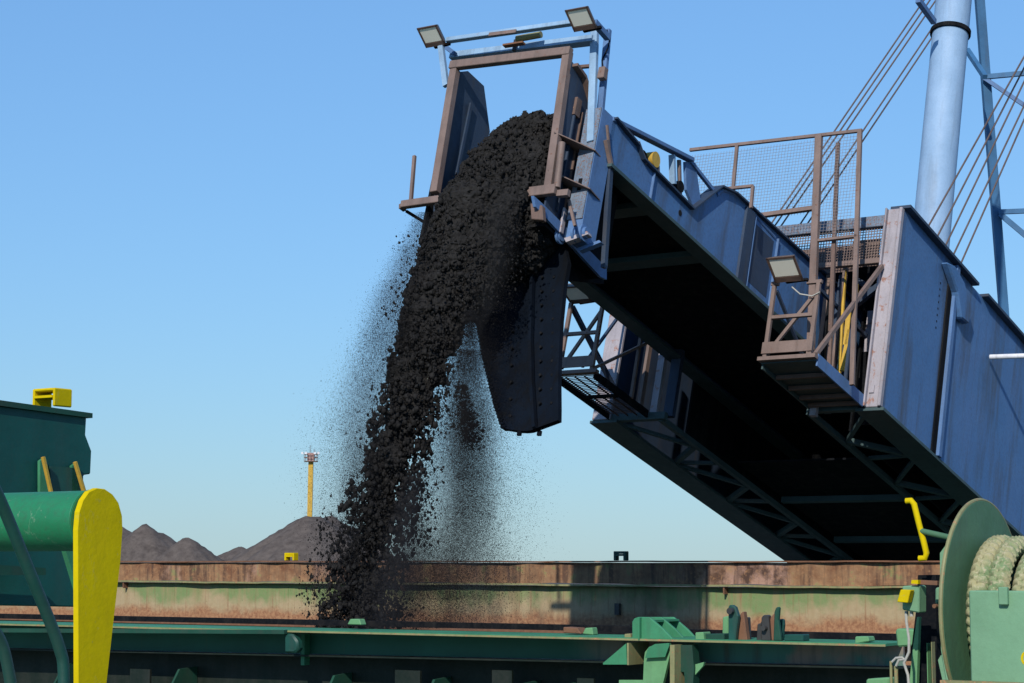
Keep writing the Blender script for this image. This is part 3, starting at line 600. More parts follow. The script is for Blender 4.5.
# front posts
g = MB(); g.box(TR - 0.28, TR - 0.032, 7.98, 8.05, -0.478, 3.38); g.box(TR - 0.31, TR - 0.275, 7.90, 8.1, -0.478, 3.38); g.box(TR - 0.05, TR + 0.01, 7.93, 8.048, -0.478, 3.38); build(g, 'front_post', M['pale_post'], ob, bevel=0.01)
g = MB(); g.box(TL, TL + 0.40, 7.98, 8.05, -0.478, 3.38); build(g, 'front_post', M['pale_post'], ob, bevel=0.01)
g = MB(); g.box(TR - 0.24, TR - 0.15, 7.955, 7.978, -0.22, -0.08); build(g, 'pale_patch', M['pale_post'], ob)
# portal head
build(MB().box(TL + 0.4, TR - 0.32, 7.98, 8.12, 3.06, 3.28), 'portal_beam', M['blue_rust'], ob, bevel=0.01)
build(MB().box(-1.0, TR - 0.32, 7.98, 8.08, 2.32, 2.42), 'portal_rail', M['primer'], ob, bevel=0.006)
def mesh_panel(mb, t0, t1, s, u0, u1, step, th):
    k = t0
    while k < t1: mb.box(k, k + th, s, s + th, u0, u1); k += step
    k = u0
    while k < u1: mb.box(t0, t1, s + th, s + 2 * th, k, k + th); k += step
g = MB(); mesh_panel(g, -1.0, TR - 0.33, 7.99, 2.42, 3.02, 0.055, 0.012); build(g, 'wire_mesh', M['primer'], ob)
build(MB().box(0.95, TR - 0.55, 8.35, 8.37, 2.45, 3.0), 'back_plate', M['primer'], ob)
build(MB().box(-0.9, 0.85, 8.8, 8.82, 2.6, 3.15), 'back_plate', M['primer_dark'], ob)
build(MB().box(0.95, TR - 0.05, 9.3, 9.33, 1.15, 2.0), 'bulkhead_plate', M['pale_post'], ob)
build(MB().box(0.95, TR - 0.05, 9.25, 9.28, -0.3, 1.15), 'bulkhead_plate', M['black_steel'], ob)
for a, b2 in (((1.0, 8.6, 2.3), (TR - .1, 8.6, 1.75)), ((1.0, 8.5, 1.7), (1.75, 8.5, 2.3))):
    build(MB().bar(a, b2, 0.1, 0.1), 'portal_brace', M['navy'], ob)
for (t, wd, mt, s0) in ((0.78, 0.12, 'navy', 8.3), (0.55, 0.14, 'primer', 8.25), (0.94, 0.05, 'primer', 8.1), (0.66, 0.05, 'black_steel', 8.2)):
    build(MB().box(t, t + wd, s0, s0 + 0.12, -0.4, 2.3), 'inner_column', M[mt], ob)
for (t, wd, mt) in ((-2.75, 0.14, 'pale_post'), (-2.45, 0.2, 'navy'), (-3.05, 0.06, 'primer')):
    build(MB().box(t, t + wd, 8.2, 8.32, -0.38, 2.3), 'inner_column', M[mt], ob)
for s_ in (13.0, 15.6):
    build(MB().box(-2.3, 0.55, s_, s_ + 0.12, -0.42, -0.305), 'cross_beam', M['underside'], ob)
# added black floor in the middle keeps the inside dark
build(MB().box(-2.3, 0.5, 11.0, SE, -0.30, -0.26), 'added_dark_floor', M['black_steel'], ob)
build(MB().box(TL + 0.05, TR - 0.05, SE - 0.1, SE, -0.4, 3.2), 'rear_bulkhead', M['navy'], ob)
build(MB().box(0.80, 0.84, 9.4, SE, -0.35, 3.15), 'added_dark_wall', M['black_steel'], ob)  # added black walls on both sides to darken the boom interior
build(MB().box(-2.64, -2.60, 9.4, SE, -0.35, 3.15), 'added_dark_wall', M['black_steel'], ob)
# machinery glimpsed low under the boom
g = MB(); a = bu(-0.6, 812, 552); g.box(-3.0, -1.6, 17.0, 17.3, -0.9, -0.56); build(g, 'lower_machinery', M['navy'], ob)

# ------------------------------------------------------------------ inner shuttle conveyor
ic = thing('shuttle_conveyor', 'blue telescopic conveyor with tall head frame pouring coal from its end', 'conveyor', BF, (-1, 6, 0.8))
G = 0.42
def girder(tt, th, mat, mat2):
    top = [(612, 118, 1.58), ]
    prof = [(0.80, 0.84), (0.80, 1.58), (1.55, 1.50), (1.75, 1.36), (3.45, 1.30), (4.25, 2.12), (4.75, 2.24), (11.0, 2.45), (14.0, 2.45), (14.0, 0.84)]
    if tt < -1: prof = [(0.80, 0.84), (0.80, 1.10), (1.55, 1.10), (3.45, 1.10), (7.5, 1.12), (8.5, 2.2), (14.0, 2.45), (14.0, 0.84)]
    g = MB(); g.prism([(tt, a, b2) for a, b2 in prof], (th, 0, 0)); gi = build(g, 'side_girder', mat, ic)
    sg = 1 if tt > -1 else -1
    g = MB(); x0, x1 = (tt - 0.16, tt + 0.10) if tt > -1 else (tt - 0.10, tt + 0.16)
    for i in range(1, len(prof) - 2):
        (a, b2), (c, d) = prof[i], prof[i+1]
        g.prism([(x0, a, b2 + 0.003), (x0, c, d + 0.003), (x0, c, d + 0.035), (x0, a, b2 + 0.035)], (x1 - x0, 0, 0))
    build(g, 'top_flange', mat2, gi)
    g = MB(); g.box(x0 - 0.04, x1 + (0.0), 0.85, 14.0, 0.78, 0.837); build(g, 'bottom_flange', M['underside'], gi)
    return gi
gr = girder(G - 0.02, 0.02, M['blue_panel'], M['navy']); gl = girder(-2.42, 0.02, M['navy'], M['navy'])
for s in (2.15, 5.55, 6.45):
    hi = 1.33 if s < 3.5 else 2.2; build(MB().box(G, G + 0.045, s, s + 0.02, 0.84, hi), 'stiffener', M['blue'], gr)
build(MB().box(G, G + 0.05, 5.2, 5.5, 0.84, 2.22), 'stiffener', M['navy'], gr)
build(MB().box(G + 0.001, G + 0.004, 5.65, 6.35, 1.0, 2.1), 'access_hatch', M['navy'], gr)
c0 = bt(G, 680, 213); build(MB().disc((G + 0.003, c0[1], c0[2]), (1, 0, 0), 0.05, 0.01, 16), 'hole', M['black_steel'], gr)
for s in (2.35, 4.2):
    build(MB().box(-2.4, G - 0.03, s, s + 0.30, 0.85, 0.95), 'cross_member', M['underside'], ic)
build(MB().box(-2.39, G - 0.03, 0.9, 14.0, 0.98, 1.01), 'deck_plate', M['black_steel'], ic)
build(MB().box(-2.1, 0.1, 0.95, 14.0, 1.04, 1.07), 'belt', M['black_steel'], ic)
g = MB(); g.tube((-2.1, 0.95, 0.72), (-0.05, 0.95, 0.72), 0.28, 32); build(g, 'head_pulley', M['black_steel'], ic, smooth=True)
# handrail beam and kinked rail along the top of the girder
g = MB(); g.bar(bt(G - 0.05, 610, 119), bt(G - 0.05, 691, 160), 0.14, 0.07); build(g, 'guard_beam', M['blue'], ic, bevel=0.008)
g = MB(); g.bar(bt(G - 0.05, 690, 161), bt(G - 0.05, 716, 194), 0.06, 0.06); build(g, 'guard_rail', M['blue'], ic)
for x, y0, y1, wd, mt in ((618, 123, 150, .12, 'blue'), (672, 155, 184, 0.10, 'blue_light'), (679, 160, 196, .05, 'primer'), (657, 158, 176, 0.05, 'primer')):
    g = MB(); g.bar(bt(G - 0.08, x, y0), bt(G - 0.08, x + 1, y1), wd, 0.06); build(g, 'guard_post', M[mt], ic)
pp = [bt(G - 0.1, *q) for q in ((683, 162), (693, 163), (699, 206), (690, 205), (684, 190))]
g = MB(); g.prism(pp, (0.05, 0, 0)); build(g, 'guard_plate', M['blue'], ic)
P = [bt(G - 0.02, *q) for q in ((716, 195), (722, 190), (733, 193), (745, 203), (758, 220), (774, 238))]
g = MB(); g.path(P, 0.045, 10); build(g, 'edge_pipe', M['blue'], ic, smooth=True)
g = MB(); P = [bs(4.9, 725, 189), bs(4.9, 753, 186), bs(4.9, 751, 208)]; g.bar(P[0], P[1], 0.05); g.bar(P[1], P[2], 0.05); build(g, 'cable_bracket', M['primer'], ic)
# hinge bars between head frame and girder
g = MB(); g.bar(bt(G + 0.04, 607, 125), bt(G + 0.04, 611, 168), 0.035); g.bar(bt(G + 0.04, 606, 140), bt(G + 0.04, 611, 165), 0.06); build(g, 'tie_bar', M['primer'], ic)
# --- head frame
hf = build(MB().bar(bs(0, 435, 193), bs(0, 455, 70), 0.13, 0.13, up=(0, 1, 0)), 'head_post', M['primer'], ic, bevel=0.008)
build(MB().bar(bs(0, 549, 189), bs(0, 568, 52), 0.13, 0.13, up=(0, 1, 0)), 'head_post', M['primer'], ic, bevel=0.008)
a, b2 = bs(-0.02, 451, 66), bs(-0.02, 571, 51.5); build(MB().bar(a, b2, 0.12, 0.14), 'head_beam', M['primer'], ic, bevel=0.008)
g = MB(); g.prism([bt(-2.27, *q) for q in ((458, 72), (468, 71), (484, 86), (490, 132), (480, 160), (452, 230), (434, 225), (436, 192))], (-0.04, 0, 0)); build(g, 'side_plate', M['navy'], ic)
g = MB(); g.box(-2.23, -2.20, 0.50, 0.56, 0.8, 2.1); build(g, 'side_rib', M['navy'], ic)
g = MB(); g.prism([(-0.03, 0.03, -0.35), (-0.03, 0.03, 2.25), (-0.03, 0.35, 2.18), (-0.03, 0.80, 1.78), (-0.03, 0.85, -0.5)], (0.03, 0, 0)); build(g, 'side_plate', M['navy'], ic)
g = MB(); g.prism([(0.002, 0.06, 2.22), (0.002, 0.35, 2.16), (0.002, 0.80, 1.76), (0.002, 0.80, 1.71), (0.002, 0.35, 2.11), (0.002, 0.06, 2.17)], (0.10, 0, 0)); build(g, 'side_lip', M['primer_dark'], ic)
g = MB(); g.box(0.0015, 0.05, 0.28, 0.42, 1.45, 1.75); build(g, 'lug', M['primer_dark'], ic)
for (xa, ya, xb, yb) in ((554, 132, 595, 150.5), (548, 170, 590, 189)):
    pa = bt(0.01, xa, ya); pb = bs(0.42, xb, yb); g = MB()
    g.prism([(0.002, pa[1], pa[2]), (pb[0], pb[1], pb[2]), (pb[0] - .05, 0.80, pb[2]), (0.002, 0.80, pa[2])], (0, 0, 0.018)); build(g, 'shelf_plate', M['primer'], ic)
for (s_, w_, mt) in ((0.30, 0.03, 'navy'), (0.5, 0.02, 'primer_dark')):
    build(MB().box(0.002, 0.04, s_, s_ + w_, -0.2, 1.6), 'side_rib', M[mt], ic)
# column with clevis and sheaves
cl = build(MB().box(0.16, 0.42, 0.46, 0.90, -0.62, 1.62), 'head_column', M['blue'], ic, bevel=0.01)
build(MB().box(0.14, 0.415, 0.44, 0.458, -0.30, 1.60), 'column_face', M['blue_rust'], cl)
build(MB().box(0.24, 0.30, 0.425, 0.438, 0.18, 0.38), 'column_slot', M['black_steel'], cl)
for tt_ in (0.02, 0.30, 0.44):
    g = MB(); c0 = (tt_, 0.52, -0.52); g.disc(c0, (1, 0, 0), 0.13, 0.04, 28); g.disc((tt_ + (0.03 if tt_ > .4 else 0), 0.52, -0.52), (1, 0, 0), 0.09, 0.08, 20); build(g, 'sheave', M['blue'], cl, smooth=True)
build(MB().box(0.05, 0.09, 0.40, 0.50, -0.52, -0.1), 'clevis_plate', M['pale_post'], cl, bevel=0.01)
# lamp gantry above
build(MB().bar(bs(0.45, 591, 142), bs(0.45, 595, 26), 0.12, 0.08, up=(0, 1, 0)), 'gantry_post', M['blue_light'], ic, bevel=0.006)
build(MB().bar(bs(0.62, 600, 118), bs(0.62, 608, 30), 0.10, 0.08, up=(0, 1, 0)), 'gantry_post', M['blue'], ic, bevel=0.006)
build(MB().bar(bs(0.0, 446, 86), bs(0.0, 441, 46), 0.09, 0.07, up=(0, 1, 0)), 'gantry_post', M['blue_light'], ic)
build(MB().bar(bs(0.3, 439, 42), bs(0.3, 455, 54), 0.07, 0.07), 'gantry_stub', M['blue'], ic)
build(MB().bar(bt(0.3, 594, 22), bt(0.3, 608, 38), 0.09, 0.09), 'gantry_stub', M['blue'], ic)
build(MB().bar(bs(0.0, 447, 40.5), bs(0.0, 588, 20.5), 0.10, 0.075), 'gantry_beam', M['blue_light'], ic, bevel=0.006)
build(MB().bar(bs(0.45, 452, 57), bs(0.45, 594, 40), 0.16, 0.12), 'gantry_beam', M['blue_light'], ic, bevel=0.006)
g = MB(); g.bar(bs(-0.06, 489, 34.5), bs(-0.06, 516, 31), 0.02, 0.06); build(g, 'rust_patch_plate', M['primer'], ic)
build(MB().tube(bs(0.2, 517, 39), bs(0.2, 541, 34.5), 0.055, 16), 'vibrator', M['ochre_edge'], ic, smooth=True)
build(MB().bar(bs(0.3, 514, 51), bs(0.3, 516, 40), 0.05, 0.05), 'vibrator_bracket', M['grease'], ic)
build(MB().bar(bs(0.15, 504, 46), bs(0.15, 524, 43), 0.09, 0.03), 'vibrator_bracket', M['rust'], ic)
build(MB().bar(bs(0.6, 580, 67), bs(0.6, 592, 66), 0.05, 0.05), 'gantry_stub', M['primer_dark'], ic)
g = MB(); c0 = bs(0.5, 604, 75); g.box(c0[0] - 0.06, c0[0] + 0.06, 0.40, 0.52, c0[2] - 0.1, c0[2] + 0.1); build(g, 'terminal_box', M['primer'], ic, bevel=0.01)
P = [bs(0.55, *q) for q in ((603, 70), (602, 60), (608, 48), (610, 38), (607, 30))]; g = MB(); g.path(P, 0.012, 6); build(g, 'lamp_cable', M['black_steel'], ic)
# --- platform bars at the foot of the head frame
a, b2 = bs(-0.05, 521, 194), bs(-0.05, 556, 189.5); build(MB().bar(a, b2, 0.1, 0.16), 'foot_bar', M['primer'], ic, bevel=0.008)
a, b2 = bs(-0.05, 402, 205), bs(-0.05, 445, 199); build(MB().bar(a, b2, 0.1, 0.12), 'foot_bar', M['primer'], ic, bevel=0.008)
build(MB().bar(bs(0, 401, 208), bs(0, 404, 207), 0.12, 0.08), 'foot_bar_end', M['primer_dark'], ic)
build(MB().bar(bs(-0.02, 411, 200), bs(-0.02, 414.5, 156), 0.05, 0.05, up=(0, 1, 0)), 'stanchion', M['primer'], ic)
build(MB().bar(bs(0.1, 406, 211), bs(0.3, 424, 222), 0.04, 0.04), 'foot_brace', M['black_steel'], ic)
build(MB().tube(bs(-0.03, 562, 143), bs(-0.03, 557, 188), 0.055, 12), 'stanchion', M['primer'], ic, smooth=True)
build(MB().bar(bs(0, 558, 194), bs(0, 569, 193), 0.08, 0.1), 'foot_bar', M['primer'], ic)
build(MB().bar(bs(0.2, 569, 200), bs(0.2, 575, 226), 0.04, 0.04), 'foot_brace', M['primer'], ic)
# lower side beams carrying the deflector
g = MB(); g.prism([bt(0.02, *q) for q in ((531, 196), (541, 205), (604, 268), (604, 280), (598, 277), (533, 207))], (0.05, 0, 0)); build(g, 'lower_side_beam', M['blue'], ic)
g = MB(); g.prism([bt(-0.25, *q) for q in ((531, 204), (604, 276), (604, 284), (566, 280), (545, 240))], (-0.05, 0, 0)); build(g, 'lower_side_plate', M['black_steel'], ic)
g = MB(); g.prism([(-2.3, 0.1, -0.55), (-0.0, 0.1, -0.55), (-0.0, 1.85, -0.62), (-2.3, 1.85, -0.62)], (0, 0, 0.05)); build(g, 'lower_tray', M['black_steel'], ic)
g = MB(); g.box(-2.35, -2.3, 0.1, 1.9, -0.62, 0.9); build(g, 'lower_side_plate', M['black_steel'], ic)
g = MB(); g.box(-0.04, 0.0, 0.9, 1.9, -0.60, 0.84); build(g, 'lower_side_plate', M['black_steel'], ic)
g = MB(); g.prism([bs(0.45, *q) for q in ((564, 238), (587, 231), (588, 234), (566, 242))], (0, 0.12, 0.0)); build(g, 'bracket_plate', M['pale_post'], ic)
g = MB(); g.prism([bs(0.7, *q) for q in ((577, 248), (599, 240), (601, 242), (579, 251))], (0, 0.1, 0.0)); build(g, 'bracket_plate', M['blue'], ic)
build(MB().bar(bt(0.42, 604, 268), bt(0.42, 610, 168), 0.07, 0.09, up=(0, 1, 0)), 'hanger', M['navy'], ic)
g = MB(); g.prism([bs(-0.2, *q) for q in ((530, 203), (542, 205), (543, 220), (531, 219))], (0, 0.1, 0)); build(g, 'end_block', M['primer_dark'], ic, bevel=0.01)
# small drive sitting on the girder
wr = thing('cable_winder', 'small yellow cable winder on the girder below the guard beam', 'winder', BF, bt(G - 0.1, 650, 168))
c0 = bt(G - 0.12, 652, 160); build(MB().disc(c0, (1, 0, 0), 0.13, 0.16, 20), 'drum', M['yellow_worn'], wr, smooth=True)
c1 = bt(G - 0.16, 640, 160); build(MB().disc(c1, (1, 0, 0), 0.16, 0.12, 20), 'reel', M['black_steel'], wr, smooth=True)
build(MB().bar(bt(G, 646, 164), bt(G, 638, 142), 0.05, 0.05), 'handle', M['primer'], wr)
c1 = bt(G - 0.1, 678, 187); build(MB().disc(c1, (1, 0, 0), 0.10, 0.12, 20), 'roller', M['black_steel'], wr, smooth=True)

# deflector plate hanging behind the stream
pts = [(476, 215), (477, 250), (478, 285), (481, 320), (485, 350), (491, 380), (498, 408), (505, 428), (534, 429), (558, 420), (558.5, 372), (560, 330), (564, 280), (569, 262), (560, 235), (535, 205)]
def chp(x, y, ds=0.0):
    f = (y - 205) / 224.0; return bs(0.75 - 0.85 * f + 0.25 * math.sin(math.pi * min(1, max(0, f))) + ds, x, y)
ch = thing('deflector_chute', 'long dark coal blackened deflector plate hanging below the conveyor head', 'chute', BF, chp(520, 215))
rows = [(215, 474, 552), (235, 474.5, 562), (262, 475, 568), (285, 476, 564), (320, 479, 560.5), (350, 484, 559), (380, 491, 558), (408, 498, 558.2), (420, 502, 558), (428.5, 505, 535)]
vs = []; fs = []; nc_ = 8
for (y, xa, xb) in rows:
    for side in (0, 1):
        for k in range(nc_ + 1):
            q = list(chp(xa + (xb - xa) * k / nc_, y)); q[1] += (0.10 if side else 0.0) + 0.10 * (1 - (2 * k / nc_ - 1) ** 2); vs.append(tuple(q))
w2 = 2 * (nc_ + 1)
for i in range(len(rows) - 1):
    for k in range(nc_):
        a = i * w2 + k; fs.append((a, a + w2, a + w2 + 1, a + 1)); b3 = a + nc_ + 1; fs.append((b3, b3 + 1, b3 + w2 + 1, b3 + w2))
    a = i * w2; fs.append((a, a + nc_ + 1, a + w2 + nc_ + 1, a + w2)); a = i * w2 + nc_; fs.append((a, a + w2, a + w2 + nc_ + 1, a + nc_ + 1))
a = (len(rows) - 1) * w2
for k in range(nc_): fs.append((a + k, a + k + nc_ + 1, a + k + nc_ + 2, a + k + 1))
g = MB(); g.add(vs, fs); dp = build(g, 'plate', M['chute'], ch)
g = MB()
for i in range(44):
    y = 285 + 142 * i / 43.0; xa = np.interp(y, [r[0] for r in rows], [r[1] for r in rows]); q = chp(xa - 0.5, y)
    g.box(q[0] - 0.045, q[0] + 0.03, q[1] - 0.03, q[1] + 0.12, q[2] - 0.018, q[2] + 0.018)
build(g, 'edge_bolts', M['chute'], ch)
g = MB(); p0 = None
for x, y in ((532, 260), (531, 300), (530, 340), (531, 380), (534, 428)):
    q = chp(x, y, -0.0); q = (q[0], q[1] + 0.02, q[2])
    if p0: g.bar(p0, q, 0.05, 0.08, up=(0, 1, 0))
    p0 = q
build(g, 'rib', M['chute'], ch)
g = MB()
for x, ys in ((541, range(262, 415, 14)), (553, range(262, 415, 14)), (512, range(330, 425, 17))):
    for y in ys:
        q = chp(x - (y - 262) * 0.02, y); g.disc((q[0], q[1] + 0.05, q[2]), (0, 1, 0), 0.022, 0.05, 8)
build(g, 'plate_bolts', M['black_steel'], ch)
g = MB()
for x in (515, 535):
    g = MB(); q = chp(x, 430); g.box(q[0] - 0.03, q[0] + 0.03, q[1] + 0.1, q[1] + 0.14, q[2] - 0.04, q[2] + 0.03); build(g, 'bottom_lug', M['chute'], ch)

# ------------------------------------------------------------------ access platforms
def guard(o, t0, t1, s, u0, u1, mid, kick, mat):
    for t in (t0, t1): build(MB().box(t - 0.035, t + 0.035, s - 0.035, s + 0.035, u0, u1), 'guard_post', mat, o, bevel=0.005)
    build(MB().box(t0 + 0.036, t1 - 0.036, s - 0.03, s + 0.03, mid - 0.03, mid + 0.03), 'guard_rail', mat, o)
    build(MB().box(t0 - 0.05, t1 + 0.05, s - 0.06, s - 0.036, kick[0], kick[1]), 'kick_plate', mat, o)
    build(MB().box(t0 - 0.10, t1 + 0.14, s - 0.08, s + 0.04, u0 - 0.07, u0 - 0.002), 'edge_angle', mat, o)
pr = thing('access_platform', 'near access platform with brown guard rails beside the big blue girder', 'platform', BF, (1.2, 7, -0.4), 'access platforms of the boom')
guard(pr, 0.78, 1.62, 5.95, -0.33, 1.02, 0.42, (-0.27, -0.06), M['primer'])
build(MB().box(1.40, 1.68, 5.92, 5.98, 1.0, 1.06), 'guard_rail', M['primer'], pr); build(MB().box(0.72, 0.86, 5.92, 5.98, 1.025, 1.09), 'guard_rail', M['primer'], pr)
build(MB().box(0.70, 1.72, 5.98, 8.0, -0.42, -0.39), 'floor_plate', M['underside'], pr)
build(MB().box(1.72, 1.75, 6.02, 7.9, -0.50, -0.28), 'side_beam', M['blue'], pr); build(MB().box(0.70, 0.73, 6.02, 7.9, -0.50, -0.423), 'side_beam', M['underside'], pr)
for s in (6.5, 7.0, 7.45, 7.8): build(MB().box(0.74, 1.71, s, s + 0.06, -0.49, -0.423), 'floor_joist', M['primer_dark'], pr)
build(MB().box(0.74, 0.86, 7.9, 8.0, -0.62, -0.40), 'end_stub', M['pale_post'], pr)
build(MB().bar((0.80, 5.98, -0.25), (1.58, 5.98, 0.85), 0.06, 0.05, up=(0, 1, 0)), 'diagonal', M['primer'], pr)
build(MB().bar((1.70, 6.0, -0.30), bs(7.92, 882, 266), 0.07, 0.07), 'diagonal', M['primer'], pr)
build(MB().bar(bt(0.85, 815, 285), bt(1.0, 875, 345), 0.06, 0.06), 'diagonal', M['navy'], pr)
build(MB().bar((0.80, 6.02, 0.95), (0.80, 7.9, -0.1), 0.05, 0.05), 'diagonal', M['navy'], pr)
build(MB().box(1.67, 1.72, 7.2, 7.25, -0.28, 1.1), 'guard_post', M['navy'], pr)
P = [bs(5.9, *q) for q in ((792, 287), (800, 294), (812, 296), (820, 292))]; g = MB(); g.path(P, 0.012, 6); build(g, 'loose_cable', M['grey_galv'], pr)
pl = thing('access_platform', 'far access platform with see-through grating floor left of the boom underside', 'platform', BF, (-3.1, 7, -0.4), 'access platforms of the boom')
guard(pl, -3.42, -2.72, 6.0, -0.33, 1.05, 0.42, (-0.27, -0.06), M['primer'])
build(MB().bar((-3.40, 6.02, -0.25), (-2.74, 6.02, 0.85), 0.06, 0.05, up=(0, 1, 0)), 'diagonal', M['primer'], pl)
build(MB().bar((-2.70, 6.0, -0.30), (-2.62, 7.6, 0.9), 0.06, 0.05), 'diagonal', M['primer'], pl)
build(MB().bar((-3.42, 6.05, 1.0), (-3.42, 7.9, 0.1), 0.08, 0.08), 'diagonal', M['navy'], pl)
build(MB().bar((-3.42, 7.7, 1.6), (-3.0, 6.1, -0.2), 0.05, 0.05), 'diagonal', M['navy'], pl)
g = MB()
for k in range(27): s = 6.08 + k * 0.07; g.box(-3.46, -2.70, s, s + 0.009, -0.40, -0.385)
for t in (-3.3, -3.1, -2.9): g.box(t, t + 0.015, 6.05, 8.0, -0.43, -0.402)
build(g, 'floor_grating', M['primer_dark'], pl)
for t in (-3.52, -2.68): build(MB().box(t, t + 0.03, 6.02, 8.0, -0.48, -0.33), 'side_beam', M['black_steel'], pl)
build(MB().box(-3.44, -2.70, 6.9, 6.97, -0.48, -0.434), 'floor_joist', M['black_steel'], pl)
build(MB().box(-2.68, -2.62, 7.3, 7.36, -0.35, 0.9), 'guard_post', M['primer'], pl)

# mesh screen standing above the platform
ms = thing('mesh_screen', 'tall wire mesh screen in brown frame standing above the boom', 'mesh screen', BF, (0.5, 7.2, 0))
S0 = 7.1
tl, tm, tr_ = bs(S0, 690, 150), bs(S0, 815, 135), bs(S0, 862, 130)
build(MB().bar(tl, bs(S0, 862, 130.5), 0.05, 0.06), 'top_bar', M['primer'], ms)
build(MB().bar(bs(S0, 819, 135), (1.05, S0, 0.0), 0.13, 0.10, up=(0, 1, 0)), 'post', M['primer'], ms, bevel=0.006)
build(MB().bar(bs(S0, 860, 131), bs(S0, 852, 385), 0.08, 0.06, up=(0, 1, 0)), 'post', M['primer'], ms)
build(MB().bar(bs(S0 + .1, 838, 143), bs(S0 + .1, 829, 372), 0.07, 0.06, up=(0, 1, 0)), 'post', M['primer_dark'], ms)
build(MB().bar(bs(S0, 737, 146), bs(S0, 733, 190), 0.06, 0.05, up=(0, 1, 0)), 'post', M['primer'], ms)
build(MB().bar(bs(S0, 758, 216), bs(S0, 815, 208), 0.08, 0.08), 'lower_rail', M['primer'], ms)
build(MB().bar(bs(S0, 815, 241), bs(S0, 857, 236), 0.06, 0.05), 'lower_rail', M['primer'], ms)
g = MB(); th = 0.0045; k = tl[0] + 0.05
while k < tr_[0] - 0.03:
    lo_ = 3.0 if k < 0.8 else 2.45
    g.box(k, k + th, S0 + 0.03, S0 + 0.03 + th, lo_ if k > -0.9 else 3.1, 4.54); k += 0.062
k = 2.45
while k < 4.54:
    g.box(tl[0] if k > 3.1 else (0.85), tr_[0], S0 + 0.04, S0 + 0.04 + th, k, k + th); k += 0.062
build(g, 'wire_mesh', M['wire'], ms)
# yellow bars (gate levers) on the near platform
yl = thing('yellow_gate_lever', 'pair of worn yellow upright bars behind the near platform rails', 'lever', BF, bs(8.15, 845, 375))
for (x0, y0, x1, y1, wd) in ((845, 270, 839, 378, 0.05), (857, 284, 852, 382, 0.04)):
    build(MB().bar(bs(8.15, x0, y0), bs(8.15, x1, y1), wd, wd, up=(0, 1, 0)), 'bar', M['yellow_worn'], yl)
build(MB().bar(bs(7.6, 849, 313), bs(7.6, 846, 345), 0.09, 0.06, up=(0, 1, 0)), 'lever', M['yellow_worn'], yl)
build(MB().bar(bs(7.6, 850, 330), bs(7.6, 842, 371), 0.08, 0.06, up=(0, 1, 0)), 'lever', M['yellow_worn'], yl)

# ------------------------------------------------------------------ floodlights
def floodlight(label, corner, sc=1.0, k=0.38):
    # corner: photo corner of the housing (front left), local axes t and a direction dipping along the boom
    b0 = corner; o = thing('floodlight', label, 'floodlight', BF, b0, 'floodlights on the boom')
    v = Vector((0, 0.94, -k)).normalized(); nrm = Vector((0, k, 0.94)).normalized(); tv = Vector((1, 0, 0))
    W, L = 0.42 * sc, 0.40 * sc; c0 = Vector(b0)
    def pr(a, b2, c): return c0 + tv * a + v * b2 + nrm * c
    g = MB(); q = [pr(0, 0, 0), pr(W, 0, 0), pr(W, L, 0), pr(0, L, 0)]; q2 = [pr(.07*sc, .07*sc, .13*sc), pr(W - .07*sc, .07*sc, .13*sc), pr(W - .07*sc, L - .05*sc, .13*sc), pr(.07*sc, L - .05*sc, .13*sc)]
    g.add(q + q2, [(0, 3, 2, 1)[::-1], (4, 5, 6, 7), (0, 1, 5, 4), (1, 2, 6, 5), (2, 3, 7, 6), (3, 0, 4, 7)]); h = build(g, 'housing', M['lamp_body'], o)
    g = MB(); e = 0.035 * sc; g.prism([pr(e, e, -0.006), pr(W - e, e, -0.006), pr(W - e, L - e * 2.6, -0.006), pr(e, L - e * 2.6, -0.006)], tuple(-nrm * 0.006)); build(g, 'lens', M['glass'], h)
    g = MB()
    for (a, b2, c, d) in ((0, 0, W, 0.03*sc), (0, L - 0.08*sc, W, L), (0, 0, 0.03*sc, L), (W - 0.03*sc, 0, W, L)):
        g.prism([pr(a, b2, -0.002), pr(c, b2, -0.002), pr(c, d, -0.002), pr(a, d, -0.002)], tuple(-nrm * 0.018))
    build(g, 'bezel', M['primer_dark'], h)
    g = MB(); g.bar(tuple(pr(W * .5, L * .5, 0.13*sc)), tuple(pr(W * .5, L * 1.05, 0.10*sc)), 0.06, 0.04); g.bar(tuple(pr(W*.35, L + 0.03, 0.02)), tuple(pr(W*1.1, L + 0.03, 0.05)), 0.05, 0.04); build(g, 'bracket', M['black_steel'], o)
floodlight('left of the two floodlights on top of the head frame', bs(-0.35, 417, 28), 0.94, 0.5)
floodlight('right of the two floodlights on top of the head frame', bs(-0.35, 565, 10), 0.98, 0.5)
floodlight('floodlight above the near platform in front of the blue girder', bs(5.4, 766, 258), 1.28, 0.55)
floodlight('floodlight seen behind the deflector chute above the far platform', bs(5.6, 560, 287), 1.15, 0.30)

